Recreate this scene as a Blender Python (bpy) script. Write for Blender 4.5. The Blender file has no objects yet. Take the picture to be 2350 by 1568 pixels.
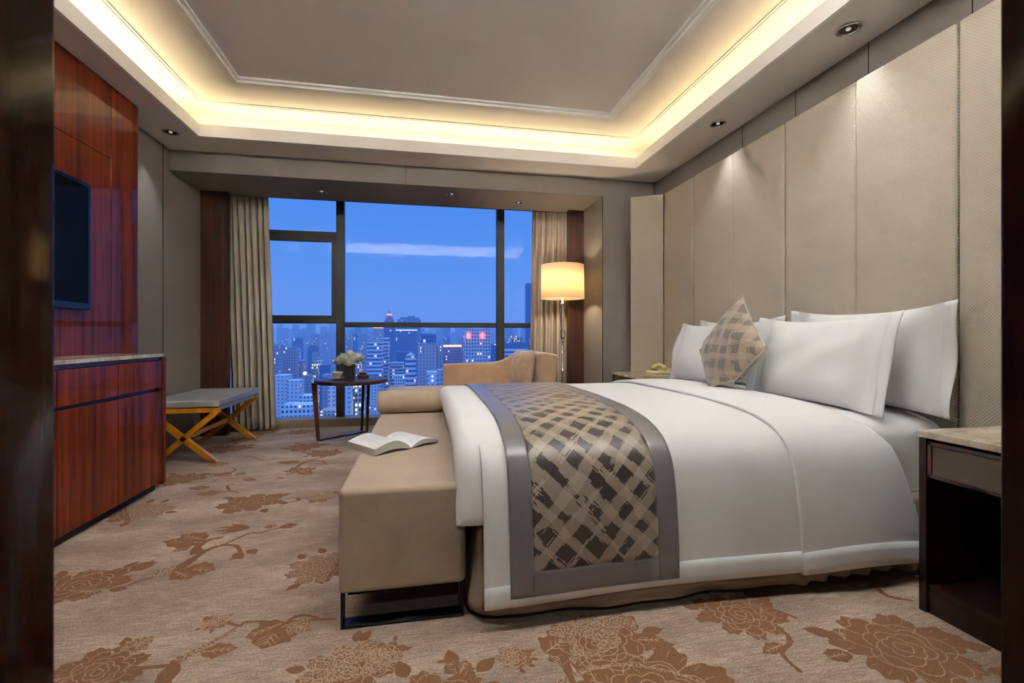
import bpy, bmesh, math, random
from mathutils import Vector, Matrix, noise as mnoise
sc = bpy.context.scene
col = sc.collection
PI = math.pi

# ------------------------------------------------------------------ camera
F_PX, YAW, V0, EYE = 1064.0, math.radians(10.986), 770.5, 1.0
cam_d = bpy.data.cameras.new('camera')
cam = bpy.data.objects.new('camera', cam_d)
col.objects.link(cam)
cam.location = (0, 0, EYE)
cam.rotation_euler = (PI / 2, 0, -YAW)
cam_d.sensor_width = 36.0
cam_d.lens = 36.0 * F_PX / 2350.0
cam_d.shift_y = -(784 - V0) / 2350.0
cam_d.clip_start = 0.02
cam_d.clip_end = 9000
cam_d.dof.use_dof = True
cam_d.dof.focus_distance = 2.6
cam_d.dof.aperture_fstop = 5.6
sc.camera = cam

# ------------------------------------------------------------------ colour management
sc.view_settings.view_transform = 'Standard'
sc.view_settings.look = 'None'
sc.view_settings.gamma = 1.0
sc.view_settings.exposure = 0.16
sc.view_settings.use_curve_mapping = False
cy = sc.cycles
cy.use_denoising = True
cy.max_bounces = 10
cy.diffuse_bounces = 5
cy.glossy_bounces = 4
cy.transmission_bounces = 6
cy.transparent_max_bounces = 12
cy.volume_bounces = 2
cy.sample_clamp_indirect = 60.0
cy.caustics_reflective = False
cy.caustics_refractive = False

# ------------------------------------------------------------------ dusk sky
world = bpy.data.worlds.new('dusk_sky')
sc.world = world
world.use_nodes = True
wn, wl = world.node_tree.nodes, world.node_tree.links
wn.clear()
w_out = wn.new('ShaderNodeOutputWorld')
w_bg = wn.new('ShaderNodeBackground')
w_tc = wn.new('ShaderNodeTexCoord')
w_sep = wn.new('ShaderNodeSeparateXYZ')
w_rmp = wn.new('ShaderNodeValToRGB')
wl.new(w_tc.outputs['Generated'], w_sep.inputs[0])
wl.new(w_sep.outputs['Z'], w_rmp.inputs[0])
wl.new(w_rmp.outputs[0], w_bg.inputs[0])
wl.new(w_bg.outputs[0], w_out.inputs[0])
e = w_rmp.color_ramp.elements
e[0].position = 0.0
e[0].color = (0.125, 0.28, 0.68, 1)
e[1].position = 0.6
e[1].color = (0.24, 0.52, 1.50, 1)
m_ = e.new(0.12)
m_.color = (0.085, 0.24, 0.70, 1)
m_ = e.new(0.32)
m_.color = (0.050, 0.20, 0.70, 1)
w_bg.inputs[1].default_value = 1.10

# ------------------------------------------------------------------ lights
WARM = (1.0, 0.80, 0.60)


def spot(x, y, z, watt, angle=120, blend=0.9, size=0.05, color=WARM, tilt=(0, 0)):
    d = bpy.data.lights.new('spot_light', 'SPOT')
    d.energy = watt
    d.spot_size = math.radians(angle)
    d.spot_blend = blend
    d.shadow_soft_size = size
    d.color = color
    o = bpy.data.objects.new('spot_light', d)
    o.location = (x, y, z)
    o.rotation_euler = (tilt[0], tilt[1], 0)
    col.objects.link(o)
    return o


def area(x, y, z, sx, sy, watt, rot, color):
    d = bpy.data.lights.new('area_light', 'AREA')
    d.shape = 'RECTANGLE'
    d.size, d.size_y = sx, sy
    d.energy = watt
    d.color = color
    o = bpy.data.objects.new('area_light', d)
    o.location = (x, y, z)
    o.rotation_euler = rot
    col.objects.link(o)
    return o


# room constants (metres)
XL, XR = -2.152, 2.416          # side walls
YN, YF = 0.50, 4.52             # near wall face, far wall face
ZS, ZT, ZB = 2.618, 2.90, 2.438  # soffit, tray ceiling, window recess ceiling
CX0, CX1, CY0, CY1 = -1.774, 2.026, 1.05, 4.17  # edges of the ceiling tray
YWIN = 5.50
COVE = (1.0, 0.83, 0.48)
cw = 0.12
area((CX0 + CX1) / 2, CY1 + cw, 2.665, CX1 - CX0, 0.05, 8.3, (PI, 0, 0), COVE)
area((CX0 + CX1) / 2, CY0 - cw, 2.665, CX1 - CX0, 0.05, 225, (PI, 0, 0), (0.86, 0.95, 1.0))  # near cove strip, out of view, boosted far above the others as room fill
area(CX0 - cw, (CY0 + CY1) / 2, 2.665, 0.05, CY1 - CY0, 8.3, (PI, 0, 0), COVE)
area(CX1 + cw, (CY0 + CY1) / 2, 2.665, 0.05, CY1 - CY0, 6.5, (PI, 0, 0), (1.0, 0.78, 0.40))
KEY = (0.90, 0.97, 1.0)
ADDED_TRAY_LIGHTS = [(-0.35, 1.55), (0.55, 1.55), (1.45, 1.55), (-0.35, 2.15), (0.55, 2.15), (1.45, 2.15)]  # unseen downlights, added to light the bed from above
for x, y in ADDED_TRAY_LIGHTS:
    spot(x, y, ZT - 0.03, 9, 130, 1.0, 0.10, KEY)
SOFFIT_LIGHTS = [(2.21, 2.06), (2.21, 3.17), (2.21, 0.95), (-1.96, 4.13)]
for x, y in SOFFIT_LIGHTS:
    spot(x, y, ZS - 0.03, 16, 75, 0.8, 0.025, KEY)
RECESS_LIGHTS = [(-0.98, 4.89), (0.297, 4.75), (1.024, 4.90)]
for x, y in RECESS_LIGHTS:
    spot(x, y, ZB - 0.03, 19, 100, 0.9, 0.03, KEY)
spot(0.25, -1.0, 2.36, 105, 130, 1.0, 0.10, KEY)  # unseen lamp added in the passage as front fill for bed and bench


# ------------------------------------------------------------------ node helpers
def mat(name):
    m = bpy.data.materials.new(name)
    m.use_nodes = True
    nt = m.node_tree
    b = nt.nodes['Principled BSDF']
    return m, nt, b


def setp(b, **k):
    for a, v in k.items():
        n = a.replace('_', ' ')
        if n in b.inputs:
            b.inputs[n].default_value = v


def rgb(r, g, b):
    f = lambda c: (c / 255 / 12.92) if c / 255 <= 0.04045 else ((c / 255 + 0.055) / 1.055) ** 2.4
    return (f(r), f(g), f(b), 1)


class N:
    """small expression builder for shader nodes"""
    def __init__(s, nt):
        s.nt = nt

    def lk(s, a, b):
        s.nt.links.new(a, b)

    def math(s, op, a, b=None, c=None):
        n = s.nt.nodes.new('ShaderNodeMath')
        n.operation = op
        for i, v in enumerate((a, b, c)):
            if v is None:
                continue
            if isinstance(v, (int, float)):
                n.inputs[i].default_value = v
            else:
                s.lk(v, n.inputs[i])
        return n.outputs[0]

    def coord(s, kind='Object'):
        return s.nt.nodes.new('ShaderNodeTexCoord').outputs[kind]

    def mapping(s, vec, scale=(1, 1, 1), rot=(0, 0, 0), loc=(0, 0, 0)):
        n = s.nt.nodes.new('ShaderNodeMapping')
        n.inputs['Scale'].default_value = scale
        n.inputs['Rotation'].default_value = rot
        n.inputs['Location'].default_value = loc
        s.lk(vec, n.inputs[0])
        return n.outputs[0]

    def noise(s, vec, scale=5, detail=2, rough=0.5, out='Fac'):
        n = s.nt.nodes.new('ShaderNodeTexNoise')
        n.inputs['Scale'].default_value = scale
        n.inputs['Detail'].default_value = detail
        n.inputs['Roughness'].default_value = rough
        s.lk(vec, n.inputs['Vector'])
        return n.outputs[out]

    def white(s, vec):
        n = s.nt.nodes.new('ShaderNodeTexWhiteNoise')
        s.lk(vec, n.inputs['Vector'])
        return n.outputs['Value']

    def ramp(s, fac, stops):
        n = s.nt.nodes.new('ShaderNodeValToRGB')
        el = n.color_ramp.elements
        el[0].position, el[0].color = stops[0]
        el[1].position, el[1].color = stops[-1]
        for p, c in stops[1:-1]:
            x = el.new(p)
            x.color = c
        s.lk(fac, n.inputs[0])
        return n.outputs[0]

    def mix(s, fac, a, b):
        n = s.nt.nodes.new('ShaderNodeMix')
        n.data_type = 'RGBA'
        for i, v in ((0, fac), (6, a), (7, b)):
            if isinstance(v, (int, float, tuple)):
                n.inputs[i].default_value = v
            else:
                s.lk(v, n.inputs[i])
        return n.outputs[2]

    def sep(s, v):
        n = s.nt.nodes.new('ShaderNodeSeparateXYZ')
        s.lk(v, n.inputs[0])
        return n.outputs

    def comb(s, x=0, y=0, z=0):
        n = s.nt.nodes.new('ShaderNodeCombineXYZ')
        for i, v in enumerate((x, y, z)):
            if isinstance(v, (int, float)):
                n.inputs[i].default_value = v
            else:
                s.lk(v, n.inputs[i])
        return n.outputs[0]

    def bump(s, h, b, strength=0.3, dist=0.002):
        n = s.nt.nodes.new('ShaderNodeBump')
        n.inputs['Strength'].default_value = strength
        n.inputs['Distance'].default_value = dist
        s.lk(h, n.inputs['Height'])
        s.lk(n.outputs[0], b.inputs['Normal'])


def plain(name, c, rough=0.6, metal=0.0, spec=0.5, **k):
    m, nt, b = mat(name)
    b.inputs['Base Color'].default_value = c
    b.inputs['Roughness'].default_value = rough
    b.inputs['Metallic'].default_value = metal
    b.inputs['Specular IOR Level'].default_value = spec
    setp(b, **k)
    return m


def fabric(name, c, c2=None, rough=0.9, weave=260, strength=0.25, var=6.0, sheen=0.0, spec=0.2, kind='Object'):
    m, nt, b = mat(name)
    n = N(nt)
    tc = n.coord(kind)
    c2 = c2 or tuple(v * 0.82 for v in c[:3]) + (1,)
    big = n.noise(tc, var, 4, 0.6)
    fine = n.noise(tc, weave, 2, 0.6)
    f = n.math('ADD', n.math('MULTIPLY', big, 0.55), n.math('MULTIPLY', fine, 0.45))
    nt.links.new(n.ramp(f, [(0.36, c2), (0.62, c)]), b.inputs['Base Color'])
    b.inputs['Roughness'].default_value = rough
    b.inputs['Specular IOR Level'].default_value = spec
    if sheen:
        b.inputs['Sheen Weight'].default_value = sheen
    n.bump(fine, b, strength, 0.002)
    return m


def ribbed(name, c, c2, su, sv, axis='YZ', strength=0.35, rough=0.85, diag=False):
    """woven cloth with a small regular grid"""
    m, nt, b = mat(name)
    n = N(nt)
    o = n.sep(n.coord('Object'))
    u = o[{'X': 0, 'Y': 1}[axis[0]]]
    v = o[2]
    a = n.math('SINE', n.math('MULTIPLY', u, su))
    d = n.math('SINE', n.math('MULTIPLY', v, sv))
    h = n.math('MULTIPLY', a, d)
    big = n.noise(n.coord('Object'), 3, 2)
    f = n.math('ADD', n.math('MULTIPLY', n.math('ADD', h, 1.0), 0.35), n.math('MULTIPLY', big, 0.3))
    nt.links.new(n.ramp(f, [(0.1, c2), (0.85, c)]), b.inputs['Base Color'])
    b.inputs['Roughness'].default_value = rough
    b.inputs['Specular IOR Level'].default_value = 0.25
    n.bump(h, b, strength, 0.0015)
    return m


def wood(name, dark, light, sx=22, sz=0.9, rough=0.06, coat=1.0, axis='Z', spec=0.5, off=0.0):
    m, nt, b = mat(name)
    n = N(nt)
    tc = n.coord('Object')
    scl = {'Z': (sx, sx, sz), 'X': (sz, sx, sx), 'Y': (sx, sz, sx)}[axis]
    mp = n.mapping(tc, scl, loc=(off, off, off))
    a = n.noise(mp, 1.0, 5, 0.62)
    mp2 = n.mapping(tc, tuple(q * 5 for q in scl[:2]) + (scl[2] * 2.0,) if axis == 'Z' else tuple(q * 3 for q in scl))
    c = n.noise(mp2, 1.0, 3, 0.6)
    f = n.math('ADD', n.math('MULTIPLY', a, 0.72), n.math('MULTIPLY', c, 0.28))
    mid = tuple((dark[i] * 0.5 + light[i] * 0.5) for i in range(3)) + (1,)
    nt.links.new(n.ramp(f, [(0.36, dark), (0.50, mid), (0.64, light)]), b.inputs['Base Color'])
    b.inputs['Roughness'].default_value = 0.35
    b.inputs['Specular IOR Level'].default_value = spec
    b.inputs['Coat Weight'].default_value = coat
    b.inputs['Coat Roughness'].default_value = rough
    return m


M = {}
M['ceiling'] = plain('ceiling_paint', rgb(228, 222, 216), 0.9, spec=0.1)
M['trim'] = plain('trim_paint', rgb(246, 244, 241), 0.7, spec=0.2)
M['white'] = fabric('white_cotton', (0.84, 0.83, 0.825, 1), (0.80, 0.79, 0.785, 1), 0.75, 420, 0.06, 3, spec=0.25)
M['sheet'] = fabric('white_sheet', (0.80, 0.79, 0.785, 1), (0.74, 0.73, 0.725, 1), 0.8, 420, 0.06, 3, spec=0.2)
M['wood'] = wood('red_gloss_wood', (0.026, 0.005, 0.0025, 1), (0.22, 0.033, 0.009, 1), sx=11, sz=0.6, rough=0.03, coat=0.38, spec=0.05)
M['wood_cab'] = wood('red_cabinet_wood', (0.05, 0.008, 0.003, 1), (0.26, 0.040, 0.010, 1), sx=14, sz=0.6, rough=0.03, off=3.0, coat=0.38, spec=0.05)
M['wood_table'] = wood('table_wood', (0.018, 0.006, 0.004, 1), (0.07, 0.020, 0.012, 1), rough=0.25, coat=0.25, spec=0.2)
M['wood_dark'] = wood('dark_gloss_wood', (0.010, 0.0035, 0.003, 1), (0.034, 0.009, 0.006, 1), rough=0.10, coat=0.45, spec=0.2)
M['wood_jamb'] = wood('door_frame_wood', (0.012, 0.004, 0.003, 1), (0.030, 0.009, 0.006, 1), rough=0.09, coat=0.35, spec=0.0)
M['wood_pil'] = wood('pilaster_wood', (0.014, 0.004, 0.003, 1), (0.09, 0.022, 0.010, 1), rough=0.25, coat=0.5)
M['black'] = plain('black_gap', (0.004, 0.004, 0.004, 1), 0.8)
M['tv'] = plain('screen_glass', (0.004, 0.004, 0.005, 1), 0.12, spec=0.03)
M['tv_body'] = plain('screen_bezel', (0.006, 0.006, 0.006, 1), 0.25)
M['dark_metal'] = plain('dark_metal', (0.030, 0.027, 0.025, 1), 0.28, 0.7)
M['bronze'] = plain('bronze_metal', (0.14, 0.11, 0.085, 1), 0.22, 1.0)
M['chrome'] = plain('chrome', (0.75, 0.75, 0.75, 1), 0.08, 1.0)
M['frame'] = plain('window_frame_metal', (0.035, 0.035, 0.033, 1), 0.45, 0.2)
M['grey_wall'] = ribbed('grey_wall_cloth', rgb(140, 131, 122), rgb(124, 115, 107), 700, 500, 'YZ', 0.2)
M['grey_wall_x'] = ribbed('grey_wall_cloth_far', rgb(140, 131, 122), rgb(124, 115, 107), 700, 500, 'XZ', 0.2)
M['panel'] = ribbed('beige_panel_cloth', rgb(186, 174, 158), rgb(168, 155, 138), 420, 420, 'YZ', 0.4)
M['velvet'] = fabric('tan_velvet', (0.43, 0.325, 0.235, 1), (0.35, 0.26, 0.185, 1), 0.7, 300, 0.25, 5, sheen=0.25, spec=0.2)
M['velvet_sofa'] = fabric('caramel_velvet', (0.54, 0.36, 0.225, 1), (0.42, 0.27, 0.16, 1), 0.55, 200, 0.3, 7, sheen=0.35, spec=0.3)
M['leather'] = fabric('grey_leather', (0.33, 0.32, 0.31, 1), (0.28, 0.27, 0.265, 1), 0.35, 300, 0.2, 8, spec=0.5)
M['orange_wood'] = wood('orange_wood', (0.48, 0.165, 0.005, 1), (0.66, 0.26, 0.010, 1), sx=10, sz=2, rough=0.25, coat=0.3)
M['skirt'] = fabric('brown_skirt_cloth', (0.34, 0.25, 0.18, 1), (0.26, 0.19, 0.135, 1), 0.6, 300, 0.15, 5, spec=0.3)
M['satin'] = fabric('mauve_satin', (0.165, 0.145, 0.148, 1), (0.145, 0.127, 0.13, 1), 0.30, 300, 0.03, 4, sheen=0.2, spec=0.7)
M['drawer_cloth'] = plain('drawer_panel', (0.10, 0.075, 0.052, 1), 0.5)
M['curtain'] = fabric('taupe_curtain', (0.56, 0.49, 0.41, 1), (0.48, 0.41, 0.34, 1), 0.8, 300, 0.2, 4, spec=0.2)
M['cream'] = plain('cream_plastic', rgb(214, 200, 150), 0.35)
M['porcelain'] = plain('porcelain', (0.75, 0.72, 0.64, 1), 0.15)
M['petal'] = plain('white_petal', (0.92, 0.90, 0.80, 1), 0.6)
M['leaf'] = plain('green_leaf', (0.05, 0.10, 0.03, 1), 0.5)
M['vase'] = plain('smoked_vase', (0.05, 0.05, 0.04, 1), 0.1)
M['box_red'] = plain('red_box_lid', (0.22, 0.012, 0.012, 1), 0.3)
M['box_base'] = plain('brown_box', (0.06, 0.035, 0.02, 1), 0.4)
M['page'] = plain('page_paper', (0.84, 0.84, 0.84, 1), 0.7)
M['page_edge'] = plain('page_edge', (0.45, 0.44, 0.42, 1), 0.8)
M['curb'] = plain('sill_stone', rgb(150, 132, 110), 0.4)
M['vent_disc'] = plain('ceiling_disc', (0.35, 0.32, 0.30, 1), 0.5)


def make_marble():
    m, nt, b = mat('cream_marble')
    n = N(nt)
    f = n.noise(n.mapping(n.coord(), (3, 6, 3)), 1.5, 6, 0.65)
    nt.links.new(n.ramp(f, [(0.35, rgb(150, 132, 108)), (0.5, rgb(196, 180, 158)), (0.65, rgb(214, 202, 184))]), b.inputs['Base Color'])
    b.inputs['Roughness'].default_value = 0.12
    return m


def make_carpet():
    m, nt, b = mat('beige_carpet')
    n = N(nt)
    tc = n.coord()
    fine = n.noise(n.mapping(tc, (120, 260, 1)), 1.0, 3, 0.75)
    big = n.noise(n.mapping(tc, (0.9, 2.2, 1)), 1.5, 5, 0.65)
    pile = n.noise(tc, 420, 2, 0.7)
    strk = n.noise(n.mapping(tc, (14, 190, 1)), 1.0, 4, 0.7)
    f = n.math('ADD', n.math('ADD', n.math('MULTIPLY', fine, 0.28), n.math('MULTIPLY', big, 0.24)), n.math('ADD', n.math('MULTIPLY', pile, 0.22), n.math('MULTIPLY', strk, 0.26)))
    nt.links.new(n.ramp(f, [(0.42, rgb(122, 101, 87)), (0.5, rgb(160, 136, 119)), (0.585, rgb(212, 190, 172))]), b.inputs['Base Color'])
    b.inputs['Roughness'].default_value = 0.95
    b.inputs['Specular IOR Level'].default_value = 0.1
    n.bump(pile, b, 0.5, 0.004)
    return m


def make_carpet_pattern(name, dark, light, t0, t1, cellscale=170):
    m, nt, b = mat(name)
    n = N(nt)
    tc = n.coord()
    v = n.noise(n.mapping(tc, (cellscale, cellscale, 1)), 1.0, 1, 0.5)
    f2 = n.noise(tc, 300, 2, 0.7)
    c = n.ramp(v, [(t0, dark), (t1, light)])
    c = n.mix(n.math('MULTIPLY', f2, 0.35), c, rgb(128, 92, 66))
    nt.links.new(c, b.inputs['Base Color'])
    b.inputs['Roughness'].default_value = 0.95
    b.inputs['Specular IOR Level'].default_value = 0.1
    return m


def make_brocade(name='brocade', rot=PI / 4, scale=1.0, cream=(0.42, 0.34, 0.26, 1), dark=(0.034, 0.019, 0.014, 1), rough=0.38):
    m, nt, b = mat(name)
    n = N(nt)
    uv = n.mapping(n.coord('UV'), (scale,) * 3, (0, 0, rot))
    o = n.sep(uv)

    def streak(a, bb, seed):
        li = n.math('FLOOR', n.math('MULTIPLY', a, 205.0))
        fr = n.math('FRACT', n.math('MULTIPLY', a, 205.0))
        line = n.math('LESS_THAN', fr, 0.62)
        nz = n.noise(n.comb(n.math('MULTIPLY', a, 17.0), n.math('MULTIPLY', bb, 4.0), seed), 1.0, 1, 0.4)
        wv = n.math('SINE', n.math('ADD', n.math('MULTIPLY', a, 2 * PI / 0.085), seed))
        jit = n.white(n.comb(li, n.math('FLOOR', n.math('MULTIPLY', bb, 26.0)), seed))
        s_ = n.math('ADD', n.math('ADD', n.math('MULTIPLY', wv, 0.22), nz), n.math('MULTIPLY', jit, 0.22))
        return n.math('MULTIPLY', line, n.math('GREATER_THAN', s_, 0.655))
    f = n.math('MAXIMUM', streak(o[0], o[1], 1.3), streak(o[1], o[0], 7.7))
    nt.links.new(n.mix(f, dark, cream), b.inputs['Base Color'])
    b.inputs['Roughness'].default_value = rough
    b.inputs['Specular IOR Level'].default_value = 0.6
    b.inputs['Sheen Weight'].default_value = 0.3
    n.bump(f, b, 0.3, 0.001)
    return m


def make_glass():
    m, nt, b = mat('window_glass')
    nt.nodes.remove(b)
    tr = nt.nodes.new('ShaderNodeBsdfTransparent')
    gl = nt.nodes.new('ShaderNodeBsdfGlossy')
    gl.inputs['Roughness'].default_value = 0.0
    fr = nt.nodes.new('ShaderNodeFresnel')
    fr.inputs[0].default_value = 1.2
    mx = nt.nodes.new('ShaderNodeMixShader')
    nt.links.new(fr.outputs[0], mx.inputs[0])
    nt.links.new(tr.outputs[0], mx.inputs[1])
    nt.links.new(gl.outputs[0], mx.inputs[2])
    nt.links.new(mx.outputs[0], nt.nodes['Material Output'].inputs[0])
    return m


def make_shade():
    m, nt, b = mat('lamp_shade_cloth')
    b.inputs['Base Color'].default_value = (0.85, 0.72, 0.52, 1)
    b.inputs['Roughness'].default_value = 0.9
    tl = nt.nodes.new('ShaderNodeBsdfTranslucent')
    tl.inputs[0].default_value = (0.95, 0.80, 0.56, 1)
    mx = nt.nodes.new('ShaderNodeMixShader')
    mx.inputs[0].default_value = 0.5
    nt.links.new(b.outputs[0], mx.inputs[1])
    nt.links.new(tl.outputs[0], mx.inputs[2])
    nt.links.new(mx.outputs[0], nt.nodes['Material Output'].inputs[0])
    return m


def make_crystal():
    m, nt, b = mat('crystal')
    setp(b, Base_Color=(0.9, 0.9, 0.9, 1), Roughness=0.02, Transmission_Weight=1.0, IOR=1.5)
    return m


def emis(name, c, s):
    m, nt, b = mat(name)
    b.inputs['Base Color'].default_value = (0.3, 0.3, 0.3, 1)
    b.inputs['Emission Color'].default_value = c
    b.inputs['Emission Strength'].default_value = s
    return m


M['marble'] = make_marble()
M['carpet'] = make_carpet()
M['pat'] = make_carpet_pattern('carpet_brown', rgb(120, 84, 60), rgb(136, 99, 73), 0.4, 0.6)
M['pat_spec'] = make_carpet_pattern('carpet_speckle', rgb(124, 88, 64), rgb(180, 154, 132), 0.48, 0.54, 150)
M['pat_gap'] = make_carpet_pattern('carpet_vein', rgb(168, 138, 112), rgb(190, 160, 134), 0.4, 0.6)
M['brocade'] = make_brocade()
M['brocade_pillow'] = make_brocade('brocade_pillow', PI / 4, 0.9, (0.36, 0.28, 0.19, 1), (0.125, 0.095, 0.080, 1), 0.5)
M['glass'] = make_glass()
M['shade'] = make_shade()
M['crystal'] = make_crystal()
M['bulb'] = emis('warm_bulb', (1, 0.85, 0.68, 1), 0.45)


# ------------------------------------------------------------------ object helpers
def tag(o, label=None, cat=None, group=None, kind=None):
    if label:
        o['label'] = label
    if cat:
        o['category'] = cat
    if group:
        o['group'] = group
    if kind:
        o['kind'] = kind
    return o


def wloc(o):
    v = Vector((0, 0, 0))
    while o:
        v += o.location
        o = o.parent
    return v


def empty(name, loc, label=None, cat=None, group=None, kind=None):
    o = bpy.data.objects.new(name, None)
    o.location = loc
    o.empty_display_size = 0.1
    col.objects.link(o)
    return tag(o, label, cat, group, kind)


class MB:
    """collects shapes in world coordinates and links them as one mesh object"""
    def __init__(s):
        s.v, s.f, s.m, s.uv, s.sm = [], [], [], {}, []

    def add(s, vs, fs, mi=0, smooth=False, uv=None):
        o = len(s.v)
        s.v += [tuple(v) for v in vs]
        for f in fs:
            s.f.append(tuple(i + o for i in f))
            s.m.append(mi)
            s.sm.append(smooth)
        if uv:
            for i, u in enumerate(uv):
                s.uv[o + i] = u
        return s

    def box(s, x0, x1, y0, y1, z0, z1, mi=0):
        vs = [(x, y, z) for z in (z0, z1) for y in (y0, y1) for x in (x0, x1)]
        return s.add(vs, [(0, 2, 3, 1), (4, 5, 7, 6), (0, 1, 5, 4), (2, 6, 7, 3), (0, 4, 6, 2), (1, 3, 7, 5)], mi)

    def rbox(s, x0, x1, y0, y1, z0, z1, r=0.01, seg=3, mi=0):
        bm = bmesh.new()
        bmesh.ops.create_cube(bm, size=1)
        for v in bm.verts:
            v.co = Vector(((x0 + x1) / 2 + v.co.x * (x1 - x0), (y0 + y1) / 2 + v.co.y * (y1 - y0), (z0 + z1) / 2 + v.co.z * (z1 - z0)))
        bmesh.ops.bevel(bm, geom=bm.edges[:], offset=r, segments=seg, profile=0.5, affect='EDGES')
        bm.verts.index_update()
        s.add([v.co[:] for v in bm.verts], [[v.index for v in f.verts] for f in bm.faces], mi, True)
        bm.free()
        return s

    def bar(s, p, q, w, h, up=(0, 0, 1), mi=0, w2=None, h2=None):
        p, q = Vector(p), Vector(q)
        d = (q - p).normalized()
        a = d.cross(Vector(up)).normalized()
        b = a.cross(d).normalized()
        w2 = w if w2 is None else w2
        h2 = h if h2 is None else h2
        vs = []
        for c, ww, hh in ((p, w, h), (q, w2, h2)):
            for i, j in ((-1, -1), (1, -1), (1, 1), (-1, 1)):
                vs.append(c + a * (i * ww / 2) + b * (j * hh / 2))
        return s.add(vs, [(3, 2, 1, 0), (4, 5, 6, 7), (0, 1, 5, 4), (1, 2, 6, 5), (2, 3, 7, 6), (3, 0, 4, 7)], mi)

    def lathe(s, x, y, prof, n=32, mi=0, smooth=True, cap=True):
        vs, fs = [], []
        for r, z in prof:
            for k in range(n):
                a = 2 * PI * k / n
                vs.append((x + r * math.cos(a), y + r * math.sin(a), z))
        for i in range(len(prof) - 1):
            for k in range(n):
                k2 = (k + 1) % n
                fs.append((i * n + k, i * n + k2, (i + 1) * n + k2, (i + 1) * n + k))
        if cap:
            fs.append(tuple(range(n - 1, -1, -1)))
            fs.append(tuple((len(prof) - 1) * n + k for k in range(n)))
        return s.add(vs, fs, mi, smooth)

    def grid(s, nu, nv, fn, mi=0, uvfn=None, smooth=True):
        vs, uv, fs = [], [], []
        for j in range(nv + 1):
            for i in range(nu + 1):
                a, b = i / nu, j / nv
                vs.append(fn(a, b))
                if uvfn:
                    uv.append(uvfn(a, b))
        for j in range(nv):
            for i in range(nu):
                k = j * (nu + 1) + i
                fs.append((k, k + 1, k + nu + 2, k + nu + 1))
        return s.add(vs, fs, mi, smooth, uv or None)

    def build(s, name, mats, parent=None, loc=None):
        if not isinstance(mats, (list, tuple)):
            mats = [mats]
        if parent is not None:
            base = wloc(parent)
            lloc = Vector((0, 0, 0))
        else:
            if loc is None:
                xs = [v[0] for v in s.v]
                ys = [v[1] for v in s.v]
                loc = ((min(xs) + max(xs)) / 2, (min(ys) + max(ys)) / 2, min(v[2] for v in s.v))
            base = Vector(loc)
            lloc = base
        me = bpy.data.meshes.new(name)
        me.from_pydata([(v[0] - base[0], v[1] - base[1], v[2] - base[2]) for v in s.v], [], s.f)
        for m in mats:
            me.materials.append(m)
        me.polygons.foreach_set('material_index', s.m)
        me.polygons.foreach_set('use_smooth', s.sm)
        if s.uv:
            l = me.uv_layers.new(name='UVMap')
            for lp in me.loops:
                l.data[lp.index].uv = s.uv.get(lp.vertex_index, (0, 0))
        me.update()
        o = bpy.data.objects.new(name, me)
        o.location = lloc
        o.parent = parent
        col.objects.link(o)
        return o


def wn_mod(o):
    """keep bevelled boxes crisp"""
    m = o.modifiers.new('weighted', 'WEIGHTED_NORMAL')
    m.keep_sharp = True
    return o


def solid(o, t, off=0.0):
    m = o.modifiers.new('thickness', 'SOLIDIFY')
    m.thickness = t
    m.offset = off
    return o


def subd(o, n=1):
    m = o.modifiers.new('smooth', 'SUBSURF')
    m.levels = m.render_levels = n
    return o


def bev(o, w=0.004, seg=2):
    m = o.modifiers.new('bevel', 'BEVEL')
    m.width = w
    m.segments = seg
    m.limit_method = 'ANGLE'
    return o


def copy_tree(o, parent=None):
    c = o.copy()
    col.objects.link(c)
    c.parent = parent
    for ch in list(o.children):
        copy_tree(ch, c)
    return c


def S(o):
    return tag(o, kind='structure')


def at(u, v, Y):
    """photo pixel -> point of the room at distance Y"""
    a = (u - 1175) / F_PX
    c, s = math.cos(YAW), math.sin(YAW)
    rx, ry, rz = a * c + s, -a * s + c, (V0 - v) / F_PX
    return rx / ry * Y, Y, EYE + rz / ry * Y


def on_floor(u, v):
    a = (u - 1175) / F_PX
    c, s = math.cos(YAW), math.sin(YAW)
    rz = (V0 - v) / F_PX
    t = -EYE / rz
    return (a * c + s) * t, (-a * s + c) * t


# ================================================================== SETTING
# ---- floor with its woven floral pattern
rnd = random.Random(4)
fl = MB()
fl.box(-3.0, 3.0, -2.0, 5.38, -0.05, 0.0)
ZP = [0.0010]


def poly(pts, mi):
    ZP[0] += 0.0000012
    z = ZP[0] + (0.0006 if mi == 3 else 0)
    fl.add([(x, y, z) for x, y in pts], [tuple(range(len(pts)))] if area2(pts) > 0 else [tuple(range(len(pts)))[::-1]], mi)


def area2(p):
    return sum(p[i - 1][0] * p[i][1] - p[i][0] * p[i - 1][1] for i in range(len(p)))


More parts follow.
